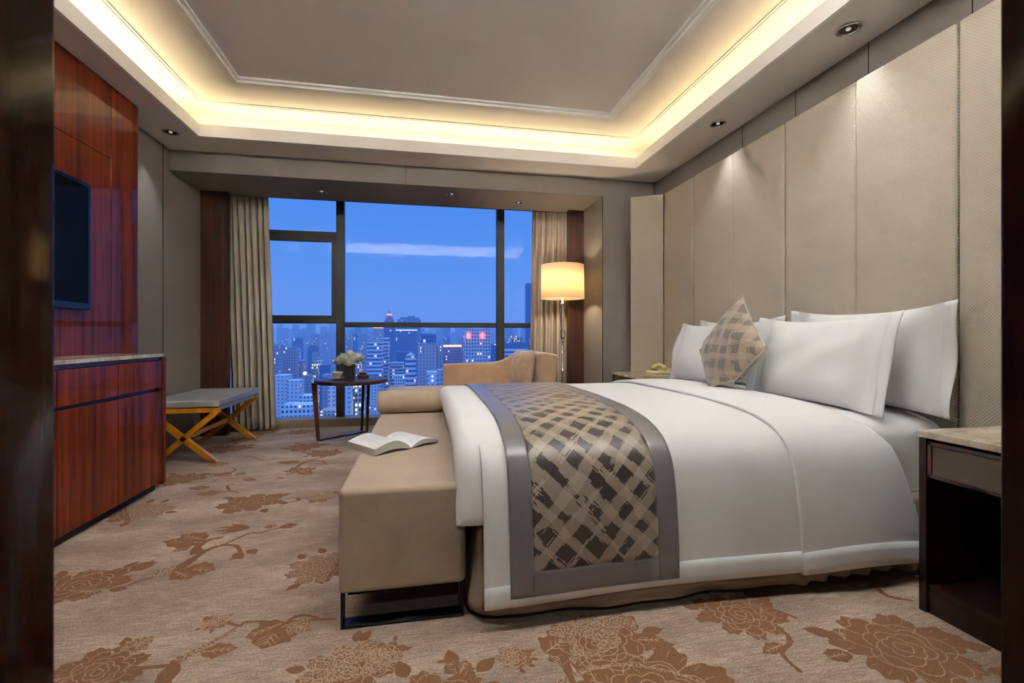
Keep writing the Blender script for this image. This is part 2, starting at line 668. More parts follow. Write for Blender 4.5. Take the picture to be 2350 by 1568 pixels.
def ribbon(pts, w0, w1, mi=1):
    """tapering branch, pts in floor metres"""
    sm = []
    for i in range(len(pts) - 1):
        p0 = Vector(pts[max(i - 1, 0)]); p1 = Vector(pts[i]); p2 = Vector(pts[i + 1]); p3 = Vector(pts[min(i + 2, len(pts) - 1)])
        for k in range(5):
            t = k / 5
            sm.append(0.5 * ((2 * p1) + (p2 - p0) * t + (2 * p0 - 5 * p1 + 4 * p2 - p3) * t * t + (3 * p1 - p0 - 3 * p2 + p3) * t ** 3))
    sm.append(Vector(pts[-1]))
    n = len(sm)
    L, R = [], []
    for i, p in enumerate(sm):
        d = (sm[min(i + 1, n - 1)] - sm[max(i - 1, 0)])
        if d.length < 1e-6:
            d = Vector((1, 0))
        d.normalize()
        w = (w0 + (w1 - w0) * i / (n - 1)) * (0.8 + 0.4 * rnd.random()) / 2
        q = Vector((-d.y, d.x)) * w
        L.append(p + q)
        R.append(p - q)
    ZP[0] += 0.0000012
    z = ZP[0]
    vs = [(p.x, p.y, z) for p in L] + [(p.x, p.y, z) for p in R]
    fl.add(vs, [(i, n + i, n + i + 1, i + 1) for i in range(n - 1)], mi)


def ribbon_raw(pts, w, mi):
    sm = [Vector(p) for p in pts]
    n = len(sm)
    L, R = [], []
    for i, p in enumerate(sm):
        d = (sm[min(i + 1, n - 1)] - sm[max(i - 1, 0)])
        d.normalize()
        q = Vector((-d.y, d.x)) * w / 2
        L.append(p + q)
        R.append(p - q)
    z = ZP[0] + 0.0006
    vs = [(p.x, p.y, z) for p in L] + [(p.x, p.y, z) for p in R]
    fl.add(vs, [(i, n + i, n + i + 1, i + 1) for i in range(n - 1)], mi)


def leaf(cx, cy, ang, ln, wd, mi=1, vein=True, lobes=0.0):
    ca, sa = math.cos(ang), math.sin(ang)
    pts = []
    n = 12
    for side in (1, -1):
        rng = range(n + 1) if side == 1 else range(n - 1, 0, -1)
        for i in rng:
            t = i / n
            w = wd * 0.5 * math.sin(PI * t ** 0.8) * (1 + lobes * math.sin(t * 19 + side))
            x, y = t * ln, side * w
            pts.append((cx + x * ca - y * sa, cy + x * sa + y * ca))
    poly(pts, mi)
    if vein:
        ribbon([(cx + ca * ln * t, cy + sa * ln * t) for t in (0.05, 0.4, 0.85)], 0.006, 0.002, 3)
        for t in (0.3, 0.5, 0.68):
            for sd in (1, -1):
                a2 = ang + sd * 0.8
                x, y = cx + ca * ln * t, cy + sa * ln * t
                ribbon([(x, y), (x + math.cos(a2) * wd * 0.33, y + math.sin(a2) * wd * 0.33)], 0.004, 0.001, 3)


def blossom(u, v, r, mi=1, sq=1.0, a0=0.0):
    cx, cy = on_floor(u, v)
    r *= 0.92
    # scalloped flower head, thin pale lines draw the overlapping petals
    def ringpts(rr, lobes, ph, depth, n=72, jit=0.0):
        out = []
        for i in range(n):
            a = 2 * PI * i / n
            q = rr * r * (1 - depth + depth * abs(math.sin(lobes * (a - ph) / 2)) ** 0.6) * (1 + 0.10 * math.sin(2 * a + ph * 3) + 0.06 * math.sin(3 * a + ph))
            q *= 1 + jit * math.sin(a * lobes * 3.5 + ph)
            out.append((cx + q * math.cos(a), cy + q * math.sin(a) * sq))
        return out
    lob = rnd.choice((7, 8, 9))
    poly(ringpts(1.0, lob, a0, 0.34, 144, 0.04), 1)
    if mi == 2:
        # a speckled half
        off = rnd.uniform(0, 2 * PI)
        sp_ = [(x, y) for x, y in ringpts(0.97, lob, a0, 0.34, 96)]
        k0 = int(off / (2 * PI) * 96)
        arc_ = [sp_[(k0 + i) % 96] for i in range(58)]
        poly(arc_, 2)
    lw = 0.0028 + 0.0035 * r
    for rr, lb, ph in ((0.76, lob, 0.7), (0.58, lob - 1, 1.5), (0.42, lob - 2, 1.9), (0.27, 5, 2.6), (0.13, 4, 0.4)):
        pts_ = ringpts(rr, lb, a0 + ph, 0.30, 40)
        ribbon_raw(pts_ + pts_[:1], lw, 3)
    for k in range(lob):
        a = a0 + 2 * PI * k / lob
        da = rnd.uniform(-0.12, 0.12)
        p0 = (cx + 0.56 * r * math.cos(a + da), cy + 0.56 * r * math.sin(a + da) * sq)
        p1 = (cx + 0.76 * r * math.cos(a + da * 0.5), cy + 0.76 * r * math.sin(a + da * 0.5) * sq)
        ribbon_raw([p0, p1], lw, 3)
        for db in (-0.22, 0.0, 0.22):
            b_ = a + PI / lob + db
            ribbon_raw([(cx + 0.78 * r * math.cos(b_), cy + 0.78 * r * math.sin(b_) * sq), (cx + 0.93 * r * math.cos(b_ + db * 0.1), cy + 0.93 * r * math.sin(b_ + db * 0.1) * sq)], lw * 0.55, 3)
    for k in range(4):
        a = a0 + rnd.uniform(0, 2 * PI)
        leaf(cx + math.cos(a) * r * 0.95, cy + math.sin(a) * r * 0.95 * sq, a + rnd.uniform(-0.5, 0.5), r * 0.45, r * 0.26, 1, False)


def branch(px, w0, w1, mi=1):
    ribbon([on_floor(*p) for p in px], w0, w1, mi)


def leafpx(p, q, wd, mi=1, vein=True, lobes=0.15):
    a, b = Vector(on_floor(*p)), Vector(on_floor(*q))
    d = b - a
    leaf(a.x, a.y, math.atan2(d.y, d.x), d.length, wd, mi, vein, lobes)


def tulip(p, q, wd):
    a, b = Vector(on_floor(*p)), Vector(on_floor(*q))
    d = b - a
    for da in (-0.45, -0.15, 0.15, 0.45):
        leaf(a.x, a.y, math.atan2(d.y, d.x) + da, d.length * (1.0 if abs(da) < 0.3 else 0.8), wd * 0.3, 1, False)


for args in [(575, 1154, 0.185, 1), (318, 1176, 0.17, 2), (415, 1100, 0.17, 1), (745, 1302, 0.16, 2), (180, 1345, 0.17, 1),
             (222, 1545, 0.135, 1), (800, 1540, 0.15, 2), (1375, 1478, 0.19, 2), (2075, 1488, 0.22, 1), (520, 1031, 0.19, 1),
             (700, 1026, 0.17, 1), (745, 1041, 0.14, 1), (600, 993, 0.17, 1), (690, 992, 0.14, 1), (495, 1430, 0.05, 2),
             (1700, 1410, 0.16, 1), (1180, 1510, 0.06, 2), (690, 1080, 0.10, 1), (880, 1500, 0.07, 2), (740, 1142, 0.10, 2),
             (500, 1066, 0.08, 1), (1500, 1600, 0.25, 1), (560, 1010, 0.12, 1), (1010, 1640, 0.2, 1)]:
    blossom(*args, a0=rnd.uniform(0, 1))
branch([(272, 1352), (326, 1333), (400, 1311), (435, 1286), (471, 1266), (515, 1250), (572, 1225), (594, 1224), (638, 1213), (681, 1205)], 0.012, 0.014)
branch([(400, 1311), (440, 1286), (470, 1266), (500, 1254)], 0.05, 0.02)
branch([(452, 1272), (453, 1256), (480, 1240), (513, 1234)], 0.05, 0.016)
branch([(505, 1252), (540, 1253), (552, 1268), (555, 1279), (525, 1285)], 0.022, 0.01)
leafpx((470, 1246), (374, 1243), 0.13)
leafpx((470, 1240), (415, 1228), 0.12)
leafpx((440, 1255), (394, 1267), 0.05)
leafpx((420, 1308), (495, 1308), 0.13)
leafpx((400, 1312), (440, 1328), 0.09)
leafpx((352, 1326), (405, 1299), 0.07, 2)
leafpx((540, 1270), (556, 1284), 0.05, 1, False)
leafpx((570, 1262), (588, 1272), 0.05, 1, False)
tulip((575, 1212), (492, 1216), 0.12)
tulip((640, 1212), (686, 1203), 0.10)
leafpx((605, 1211), (640, 1207), 0.05)
branch([(125, 1342), (180, 1345), (230, 1340), (270, 1325), (302, 1310)], 0.02, 0.012)
tulip((300, 1311), (362, 1287), 0.16)
leafpx((160, 1330), (252, 1309), 0.07)
leafpx((180, 1358), (235, 1360), 0.06, 1)
branch([(300, 1537), (340, 1533), (395, 1528)], 0.008, 0.02)
branch([(365, 1580), (392, 1540), (405, 1521), (440, 1500), (500, 1468), (545, 1440)], 0.06, 0.006, 1)
branch([(405, 1521), (440, 1500), (500, 1468), (540, 1448)], 0.03, 0.02, 2)
leafpx((460, 1498), (548, 1488), 0.07, 1)
branch([(470, 1418), (505, 1426), (550, 1437), (560, 1430), (600, 1427), (650, 1430), (690, 1425), (770, 1422)], 0.012, 0.010)
branch([(660, 1430), (675, 1418), (700, 1413), (732, 1420)], 0.02, 0.01)
leafpx((665, 1432), (578, 1475), 0.17)
leafpx((640, 1440), (600, 1490), 0.15)
leafpx((650, 1430), (560, 1466), 0.08)
leafpx((665, 1432), (715, 1447), 0.09, 2)
leafpx((280, 1500), (355, 1460), 0.09, 2)
leafpx((270, 1502), (300, 1480), 0.07, 1)
branch([(450, 1114), (480, 1110), (505, 1100), (540, 1099), (600, 1095)], 0.01, 0.008)
branch([(480, 1096), (520, 1088), (540, 1080), (535, 1075)], 0.02, 0.01)
branch([(455, 1135), (500, 1131), (525, 1127), (522, 1116), (540, 1113)], 0.03, 0.012)
branch([(525, 1127), (548, 1131)], 0.02, 0.01)
leafpx((480, 1121), (430, 1120), 0.08)
leafpx((510, 1130), (450, 1136), 0.09)
leafpx((530, 1090), (490, 1088), 0.09)
leafpx((545, 1092), (560, 1084), 0.07)
leafpx((560, 1100), (590, 1104), 0.06)
branch([(640, 1163), (660, 1155), (680, 1150), (690, 1146), (735, 1138)], 0.01, 0.01)
branch([(688, 1150), (682, 1143)], 0.025, 0.02)
branch([(660, 1085), (682, 1072), (690, 1066), (705, 1060), (735, 1058), (750, 1066)], 0.03, 0.015)
branch([(690, 1066), (730, 1052), (770, 1045)], 0.025, 0.01)
leafpx((690, 1062), (634, 1061), 0.10)
leafpx((690, 1082), (715, 1090), 0.10)
leafpx((650, 1096), (632, 1100), 0.08, 2)
branch([(540, 1048), (580, 1050), (600, 1058), (625, 1056)], 0.012, 0.008)
branch([(1768, 1418), (1780, 1440), (1806, 1458), (1812, 1478), (1795, 1495), (1805, 1515), (1840, 1545)], 0.025, 0.012)
leafpx((1795, 1480), (1750, 1500), 0.05)
leafpx((1900, 1510), (1950, 1500), 0.06)
branch([(1005, 1520), (1045, 1522), (1075, 1548), (1105, 1562)], 0.012, 0.012)
leafpx((1050, 1548), (1028, 1518), 0.06, 1)
leafpx((1055, 1548), (1070, 1516), 0.07, 1)
branch([(1250, 1600), (1300, 1560), (1380, 1530), (1470, 1530), (1580, 1556), (1650, 1590)], 0.02, 0.01, 2)
branch([(1290, 1480), (1300, 1530), (1320, 1580)], 0.03, 0.02, 1)
leafpx((1460, 1470), (1525, 1470), 0.07)
leafpx((1250, 1500), (1300, 1465), 0.12)
leafpx((1940, 1470), (1925, 1450), 0.08)
branch([(1600, 1425), (1660, 1410), (1760, 1400), (1830, 1420)], 0.03, 0.01)
branch([(2010, 1350), (2040, 1370), (2095, 1380)], 0.03, 0.01)
S(fl.build('floor', [M['carpet'], M['pat'], M['pat_spec'], M['pat_gap']], loc=(0, 0, 0)))

# ---- walls
S(MB().box(XL - 0.1, XL, YN - 0.1, YWIN + 0.12, 0, ZT + 0.1).build('wall_left', M['grey_wall'], loc=(0, 0, 0)))
S(MB().box(XL, XL + 0.004, 4.408, 4.412, 0, ZS).build('trim_1', M['bronze'], loc=(0, 0, 0)))
w = MB().box(XR, XR + 0.1, YN - 0.1, YF + 0.1, 0, ZT + 0.1)
w = S(w.build('wall_right', M['grey_wall'], loc=(0, 0, 0)))
for y in (2.641, 2.134, 1.642, 3.158):
    MB().box(XR - 0.0015, XR, y - 0.002, y + 0.002, 2.35, ZS).build('seam', M['black'], w)
w = MB().box(1.827, XR, YF, YF + 0.1, 0, ZS)            # pier right of the recess
w.box(1.827, 1.927, YF + 0.1, YWIN + 0.12, 0, ZT)
w.box(XL, 1.827, YF, YF + 0.12, ZB, ZS)                    # bulkhead above the recess
w = S(w.build('wall_far', M['grey_wall_x'], loc=(0, 0, 0)))
MB().box(-0.1535, -0.1505, YF - 0.0012, YF, ZB, ZS).build('seam', M['black'], w)
MB().box(1.8265, 1.832, YF - 0.003, YF + 0.003, 0, ZB).build('corner_bead', M['bronze'], w)
w = MB().box(XL, -0.335 - 0.12, YN - 0.1, YN, 0, ZT)
w.box(0.80 + 0.12, XR, YN - 0.1, YN, 0, ZT)
w.box(-0.455, 0.907, YN - 0.1, YN, 2.25, ZT)
S(w.build('wall_near', M['grey_wall_x'], loc=(0, 0, 0)))
# passage behind the doorway, where the photographer stands
w = MB().box(-0.75, -0.70, -1.6, YN - 0.1, 0, 2.4)
w.box(1.10, 1.15, -1.6, YN - 0.1, 0, 2.4)
w.box(-0.75, 1.15, -1.65, -1.6, 0, 2.4)
w.box(-0.75, 1.15, -1.65, YN - 0.1, 2.4, 2.45)
w.box(-0.70, -0.455, YN - 0.105, YN - 0.1, 0, 2.4)
w.box(0.907, 1.10, YN - 0.105, YN - 0.1, 0, 2.4)
S(w.build('wall_passage', M['grey_wall_x'], loc=(0, 0, 0)))
# door frame
d = MB().rbox(-0.460, -0.3382, 0.36, YN + 0.012, 0, 2.30, 0.006)
d.rbox(0.800, 0.920, 0.36, YN + 0.012, 0, 2.30, 0.006)
d.rbox(-0.460, 0.920, 0.36, YN + 0.012, 2.20, 2.32, 0.006)
S(d.build('door_1', M['wood_jamb'], loc=(0, 0, 0)))

# ---- recess: pilasters, ceiling, curb
pl = MB().box(XL, -1.908, 5.09, 5.16, 0, ZB)
S(pl.build('trim_2', M['wood_pil']))
pl = MB().box(1.645, 1.827, 5.08, 5.15, 0, ZB)
S(pl.build('trim_3', M['wood_pil']))
rc = MB().box(XL, 1.827, YF + 0.12, 5.225, ZB, ZB + 0.1)
rc.box(XL, 1.827, 5.225, YWIN + 0.1, 2.62, 2.70)
rc.box(XL, 1.827, 5.20, 5.225, ZB, 2.62)
S(rc.build('ceiling_recess', M['grey_wall_x'], loc=(0, 0, 0)))
cb = MB().rbox(XL, 1.827, 5.37, YWIN + 0.1, -0.05, 0.088, 0.006)
S(cb.build('window_sill', M['curb']))

# ---- ceiling
c = MB()
LT = 0.02
for x0, x1, y0, y1 in ((XL, CX0 - 0.25, YN, YF), (CX1 + 0.25, XR, YN, YF), (CX0 - 0.25, CX1 + 0.25, CY1 + 0.25, YF), (CX0 - 0.25, CX1 + 0.25, YN, CY0 - 0.25)):
    c.box(x0, x1, y0, y1, ZS, ZT)
for x0, x1, y0, y1 in ((CX0 - 0.25, CX0 - LT, CY0 - 0.25, CY1 + 0.25), (CX1 + LT, CX1 + 0.25, CY0 - 0.25, CY1 + 0.25), (CX0 - LT, CX1 + LT, CY1 + LT, CY1 + 0.25), (CX0 - LT, CX1 + LT, CY0 - 0.25, CY0 - LT)):
    c.box(x0, x1, y0, y1, ZS, ZS + 0.02)
for x0, x1, y0, y1 in ((CX0 - LT, CX0, CY0 - LT, CY1 + LT), (CX1, CX1 + LT, CY0 - LT, CY1 + LT), (CX0, CX1, CY1, CY1 + LT), (CX0, CX1, CY0 - LT, CY0)):
    c.box(x0, x1, y0, y1, ZS, 2.717, 1)
c.box(XL, XR, YN, YF + 0.1, ZT, ZT + 0.08)
S(c.build('ceiling', [M['ceiling'], M['trim']], loc=(0, 0, 0)))


def ring(o0, o1, z0, z1):
    r = MB()
    for x0, x1, y0, y1 in ((CX0 + o0, CX0 + o1, CY0 + o0, CY1 - o0), (CX1 - o1, CX1 - o0, CY0 + o0, CY1 - o0), (CX0 + o1, CX1 - o1, CY1 - o1, CY1 - o0), (CX0 + o1, CX1 - o1, CY0 + o0, CY0 + o1)):
        r.box(x0, x1, y0, y1, z0, z1)
    return r


r = ring(0.40, 0.435, ZT - 0.034, ZT)
r2 = ring(0.435, 0.46, ZT - 0.016, ZT)
r.v += [v for v in r2.v]
n0 = len(r.v) - len(r2.v)
r.f += [tuple(i + n0 for i in f) for f in r2.f]
r.m += r2.m
r.sm += r2.sm
S(r.build('trim_4', M['trim'], loc=(0, 0, 0)))
S(ring(-0.012, -0.002, ZT - 0.007, ZT).build('trim_5', M['trim'], loc=(0, 0, 0)))
S(ring(0.012, 0.022, ZT - 0.007, ZT).build('trim_6', M['trim'], loc=(0, 0, 0)))

# ---- window
win = S(empty('window_1', (-0.16, YWIN, 0.07)))
fm = MB()
y0, y1 = YWIN, YWIN + 0.07
fm.box(XL, 1.827, y0, y1, 0.05, 0.085)
fm.box(XL, 1.827, y0, y1, 2.55, 2.62)
for x0, x1 in ((-2.152, -2.09), (-0.946, -0.862), (0.881, 0.971), (1.765, 1.827)):
    fm.box(x0, x1, y0 - 0.02, y1, 0.05, 2.62)
fm.box(-2.09, -0.946, y0, y1, 1.135, 1.19)
fm.box(-2.09, -0.946, y0, y1, 2.11, 2.165)
fm.box(-0.862, 0.881, y0, y1, 1.095, 1.153)
fm.box(0.971, 1.765, y0, y1, 1.095, 1.153)
fr_o = bev(fm.build('window_frame', M['frame'], win), 0.003)
sash = MB()
for b in ((-2.09, -2.03, 1.19, 2.11), (-1.0, -0.946, 1.19, 2.11), (-2.03, -1.0, 1.19, 1.226), (-2.03, -1.0, 2.055, 2.11)):
    sash.box(b[0], b[1], y0 + 0.012, y1 - 0.008, b[2], b[3])
bev(sash.build('sash', M['frame'], win), 0.003)
for x0, x1, z0, z1 in ((-2.09, -0.946, 0.085, 1.135), (-2.03, -1.0, 1.226, 2.055), (-2.09, -0.946, 2.165, 2.55), (-0.862, 0.881, 0.085, 1.095),
                       (-0.862, 0.881, 1.153, 2.55), (0.971, 1.765, 0.085, 1.095), (0.971, 1.765, 1.153, 2.55)):
    MB().box(x0, x1, YWIN + 0.035, YWIN + 0.041, z0, z1).build('pane', M['glass'], win)

# ================================================================== ROOM FITTINGS
# ---- lacquered wood wall cladding behind the screen
wp = empty('wall_cladding', (-2.06, 2.1, 0), 'glossy red-brown wood cladding covering the left wall behind the television', 'wall cladding')
WX = -1.969
segs = [(YN + 0.005, 2.0, 0, ZS - 0.002), (2.0, 3.429, 0, 2.139), (2.0, 3.429, 2.139, ZS - 0.002), (3.429, 3.72, 0, ZS - 0.002)]
g = 0.0018
for (a, b, z0, z1) in segs:
    q = MB().rbox(XL + 0.002, WX, a + g, b - g, z0 + g, z1 - g, 0.002, 1)
    wn_mod(q.build('cladding_panel', M['wood'], wp))
MB().box(XL + 0.002, WX - 0.006, YN + 0.01, 3.715, 0.01, ZS - 0.01).build('backing', M['black'], wp)

# ---- television
tv = empty('television', (-1.95, 2.52, 1.15), 'flat black television mounted on the glossy red wood wall', 'television')
TY0, TY1, TZ0, TZ1 = 1.86, 3.182, 1.150, 1.900
t = MB().rbox(WX + 0.001, -1.930, TY0, TY1, TZ0, TZ1, 0.006)
wn_mod(t.build('casing', M['tv_body'], tv))
MB().box(-1.930, -1.9285, TY0 + 0.025, TY1 - 0.025, TZ0 + 0.04, TZ1 - 0.025).build('screen', M['tv'], tv)

# ---- low cabinet under the television
cab = empty('cabinet', (-1.82, 2.5, 0), 'glossy red-brown wood cabinet with drawers, doors and a marble top below the television', 'cabinet')
CXF = -1.669
b = MB().box(-1.967, CXF - 0.02, 1.20, 3.43, 0.05, 0.80)
b.box(-1.967, CXF - 0.022, 1.20, 3.43, 0.80, 0.855)
wn_mod(b.build('body', M['wood_dark'], cab))
b = MB().rbox(-1.967, CXF + 0.008, 3.416, 3.446, 0.03, 0.862, 0.003)
wn_mod(b.build('side_panel', M['wood_cab'], cab))
MB().box(-1.967, CXF - 0.035, 1.20, 3.40, 0.0, 0.05).build('plinth', M['black'], cab)
b = MB().rbox(-1.967, CXF + 0.004, 1.20, 3.424, 0.862, 0.884, 0.003)
wn_mod(b.build('marble_top', M['marble'], cab))
MB().box(-1.967, CXF - 0.006, 1.20, 3.424, 0.842, 0.862).build('top_rail', M['wood_dark'], cab)
for i in range(5):
    ya = 3.412 - 0.4436 * (i + 1)
    yb = 3.412 - 0.4436 * i
    d_ = wn_mod(MB().rbox(CXF - 0.02, CXF, ya + 0.003, yb - 0.003, 0.661, 0.838, 0.002, 1).build('drawer', M['wood_cab'], cab))
    d_ = wn_mod(MB().rbox(CXF - 0.02, CXF, ya + 0.003, yb - 0.003, 0.050, 0.643, 0.002, 1).build('door', M['wood_cab'], cab))
MB().box(CXF, CXF + 0.002, 3.375, 3.392, 0.632, 0.662).build('lock_plate', M['black'], cab)

# ---- upholstered wall panels behind the bed
PX = 2.33
pe = [4.181, 3.682, 3.158, 2.641, 2.134, 1.642, 1.13, 0.62]
pl_lab = ['beige upholstered wall panel behind the far pillows, nearest to the folded-out end panel',
          'beige upholstered wall panel right behind the square patterned cushion, second from the corner',
          'beige upholstered wall panel behind the gap between cushion and white pillows, third from the corner',
          'beige upholstered wall panel above the middle of the near white pillows, fourth from the corner',
          'wide beige upholstered wall panel with a bright downlight patch, fifth from the corner',
          'beige upholstered wall panel with fine zigzag weave above the near nightstand',
          'beige upholstered wall panel hidden beside the door frame']
for i in range(7):
    f_ = 0.0 if i % 2 else 0.006
    q = MB().rbox(PX - f_, XR - 0.001, pe[i + 1] + 0.003, pe[i] - 0.003, 0.0, 2.392 + (i % 2) * 0.004, 0.014, 4)
    o = wn_mod(q.build('upholstered_panel', M['panel']))
    tag(o, pl_lab[i], 'wall panel', 'upholstered panels behind the bed')
# folded-out end panel
q = MB()
a_, b_ = Vector((PX + 0.0, 4.187)), Vector((2.054, 4.34))
dd = (b_ - a_).normalized()
nn = Vector((-dd.y, dd.x)) * -0.05
if nn.y < 0:
    nn = -nn
vs = []
for z in (0.0, 2.392):
    vs += [(a_.x, a_.y, z), (b_.x, b_.y, z), (b_.x + nn.x, b_.y + nn.y, z), (a_.x + nn.x, a_.y + nn.y, z)]
q.add(vs, [(3, 2, 1, 0), (4, 5, 6, 7), (0, 1, 5, 4), (1, 2, 6, 5), (2, 3, 7, 6), (3, 0, 4, 7)])
o = bev(q.build('upholstered_panel', M['panel']), 0.008, 3)
tag(o, 'narrow beige upholstered panel folded out at an angle beside the dark corner', 'wall panel', 'upholstered panels behind the bed')

sw = MB().rbox(PX - 0.014, PX - 0.007, 3.935, 3.985, 0.80, 0.875, 0.002)
tag(sw.build('socket', M['dark_metal']), 'small dark socket plate on the beige panel above the telephone', 'socket')


# ---- recessed lamps
def downlight(x, y, z, label, group):
    t = empty('downlight', (x, y, z), label, 'ceiling light', group)
    rg = MB().lathe(x, y, [(0.046, z + 0.001), (0.058, z - 0.001), (0.060, z - 0.005), (0.054, z - 0.009), (0.045, z - 0.007), (0.042, z - 0.002)], 32, cap=False)
    rg.build('ring', M['vent_disc'] if group.startswith('downlights over') else M['chrome'], t)
    MB().lathe(x, y, [(0.044, z - 0.004), (0.034, z - 0.0025), (0.02, z - 0.001), (0.001, z - 0.0008)], 24, cap=False).build('reflector', M['bronze'], t)
    MB().lathe(x, y, [(0.001, z - 0.008), (0.010, z - 0.007), (0.012, z - 0.003), (0.012, z - 0.0005)], 16, cap=False).build('bulb', M['bulb'], t)
    return t


gs = 'downlights in the lower ceiling border'
downlight(2.206, 2.061, ZS, 'round chrome downlight above the wide panel, nearest the camera on the right', gs)
downlight(2.214, 3.168, ZS, 'round chrome downlight in the right ceiling border, farther from the camera', gs)
downlight(2.21, 0.95, ZS, 'round chrome downlight in the right ceiling border above the near nightstand', gs)
downlight(-1.959, 4.131, ZS, 'round chrome downlight in the left ceiling border above the grey wall', gs)
gr = 'downlights over the window'
downlight(-0.981, 4.892, ZB, 'round grey downlight over the window, leftmost of three', gr)
downlight(1.024, 4.903, ZB, 'round downlight with a bright rim over the window, rightmost of three', gr)
downlight(0.297, 4.731, ZB, 'round dim grey downlight over the window, middle of three', gr)
gt = 'added unseen downlights in the raised ceiling'
for i, (x, y) in enumerate(ADDED_TRAY_LIGHTS):  # fixtures for the added lights over the bed
    downlight(x, y, ZT, 'unseen round downlight added in the raised ceiling to light the bed', gt)


# ---- curtains
def curtain(name, xt0, xt1, xb0, xb1, y, n, label, seed):
    R = random.Random(seed)
    ph = [R.uniform(-0.5, 0.5) for _ in range(n + 2)]

    def fn(a, b):
        z = 2.60 - b * (2.60 - 0.02)
        x = (xt0 + (xt1 - xt0) * a) * (1 - b) + (xb0 + (xb1 - xb0) * a) * b
        k = a * n
        i = int(k)
        p = ph[i] * (1 - (k - i)) + ph[min(i + 1, n)] * (k - i)
        amp = 0.028 + 0.022 * b
        yy = y + amp * math.sin(2 * PI * k + p * 1.4) + 0.010 * math.sin(5 * PI * k + 3 * b)
        x += 0.008 * math.cos(4 * PI * k + p)
        if b < 0.09:
            yy += 0.010 * math.sin(2 * PI * k * 2) * (1 - b / 0.09)
        return (x, yy, z)
    m = MB().grid(n * 14, 30, fn)
    o = solid(m.build(name, M['curtain']), 0.004)
    return tag(o, label, 'curtain', 'window curtains')


curtain('curtain', -2.03, -1.605, -1.93, -1.525, 5.285, 7, 'taupe pleated curtain hanging left of the window behind the stool', 3)
curtain('curtain', 1.272, 1.72, 1.228, 1.72, 5.285, 7, 'taupe pleated curtain hanging right of the window behind the floor lamp', 8)

# ================================================================== BED
bed = empty('bed', (1.2, 2.54, 0), 'wide bed base with brown valance skirt below the white bedding', 'bed')
BX0, BX1, BY0, BY1 = 0.20, 2.315, 1.60, 3.48
b = MB().rbox(BX0 + 0.02, BX1, BY0 + 0.03, BY1 - 0.03, 0.06, 0.315, 0.02)
wn_mod(b.build('box_base', M['skirt'], bed))


def skirt_fn(a, b):
    # perimeter walk: head-near corner -> foot -> head-far corner
    per = [(BX1, BY0), (BX0, BY0), (BX0, BY1), (BX1, BY1)]
    L = [BX1 - BX0, BY1 - BY0, BX1 - BX0]
    s = a * sum(L)
    rr = 0.07
    if s < L[0]:
        x, y, nx, ny = BX1 - s, BY0, 0, -1
    elif s < L[0] + L[1]:
        x, y, nx, ny = BX0, BY0 + (s - L[0]), -1, 0
    else:
        x, y, nx, ny = BX0 + (s - L[0] - L[1]), BY1, 0, 1
    # rounded corners
    for cx, cy_, sx, sy in ((BX0, BY0, 1, 1), (BX0, BY1, 1, -1)):
        dx, dy = (x - cx) * sx, (y - cy_) * sy
        if dx < rr and dy < rr:
            t = (dx - dy) / rr
            ang = PI / 4 * (1 - t) if True else 0
            x = cx + sx * (rr - rr * math.sin(ang))
            y = cy_ + sy * (rr - rr * math.cos(ang))
            nx, ny = -sx * math.sin(ang), -sy * math.cos(ang)
    z = 0.325 - b * 0.292
    fl_ = b * (0.028 + 0.010 * math.sin(s * 9) + 0.006 * math.sin(s * 23 + 1))
    if a > 0.9 or a < 0.15:
        fl_ += b * 0.012 * math.sin(s * 60)
    return (x + nx * fl_, y + ny * fl_, z)


sk = MB().grid(360, 10, skirt_fn).build('valance', M['skirt'], bed)
solid(sk, 0.004)
for x, y in ((0.32, 1.66), (0.32, 3.42), (2.2, 1.68), (2.2, 3.42)):
    MB().lathe(x, y, [(0.030, 0.0), (0.036, 0.006), (0.034, 0.05), (0.026, 0.08)], 20).build('foot', M['black'], bed)

MPR = [(2.55, 0.662), (2.1, 0.656), (1.86, 0.643), (1.77, 0.624), (1.715, 0.605), (1.688, 0.584), (1.674, 0.555), (1.668, 0.50), (1.665, 0.40), (1.668, 0.322)]
MPR = MPR[::-1] + [(5.10 - y, z) for y, z in MPR[1:]]
nm = len(MPR)
mtb = MB()
vs = [(x, y, z) for x in (0.21, 0.8, 1.4, 1.9, 2.1, 2.30) for y, z in MPR] + [(2.318, 2.55 + (y - 2.55) * 0.99, 0.322 + (z - 0.322) * 0.97) for y, z in MPR]
mtb.add(vs, [(j * nm + i, j * nm + i + 1, (j + 1) * nm + i + 1, (j + 1) * nm + i) for j in range(6) for i in range(nm - 1)], 0, True)
mtb.add([vs[i] for i in range(nm)], [tuple(range(nm))])
mtb.add([vs[6 * nm + i] for i in range(nm)], [tuple(range(nm))[::-1]])
mtb.add([vs[0], vs[nm - 1], vs[7 * nm - 1], vs[6 * nm]], [(0, 1, 2, 3)])
mt = mtb.build('mattress', M['sheet'])
tag(mt, 'white sheeted mattress showing between the folded duvet and the nightstand', 'mattress')
mpb = MB().rbox(1.0, 2.316, 1.655, 3.445, 0.296, 0.326, 0.012, 3)
wn_mod(mpb.build('welt', M['skirt'], mt))

PROF = [(2.55, 0.671), (2.25, 0.669), (2.05, 0.664), (1.92, 0.655), (1.82, 0.642), (1.74, 0.622), (1.68, 0.597), (1.64, 0.565), (1.612, 0.525),
        (1.594, 0.475), (1.580, 0.41), (1.570, 0.34), (1.562, 0.26), (1.556, 0.17), (1.552, 0.08)]


def arc(P):
    s = [0]
    for i in range(1, len(P)):
        s.append(s[-1] + math.hypot(P[i][0] - P[i - 1][0], P[i][1] - P[i - 1][1]))
    return s


PS = arc(PROF)


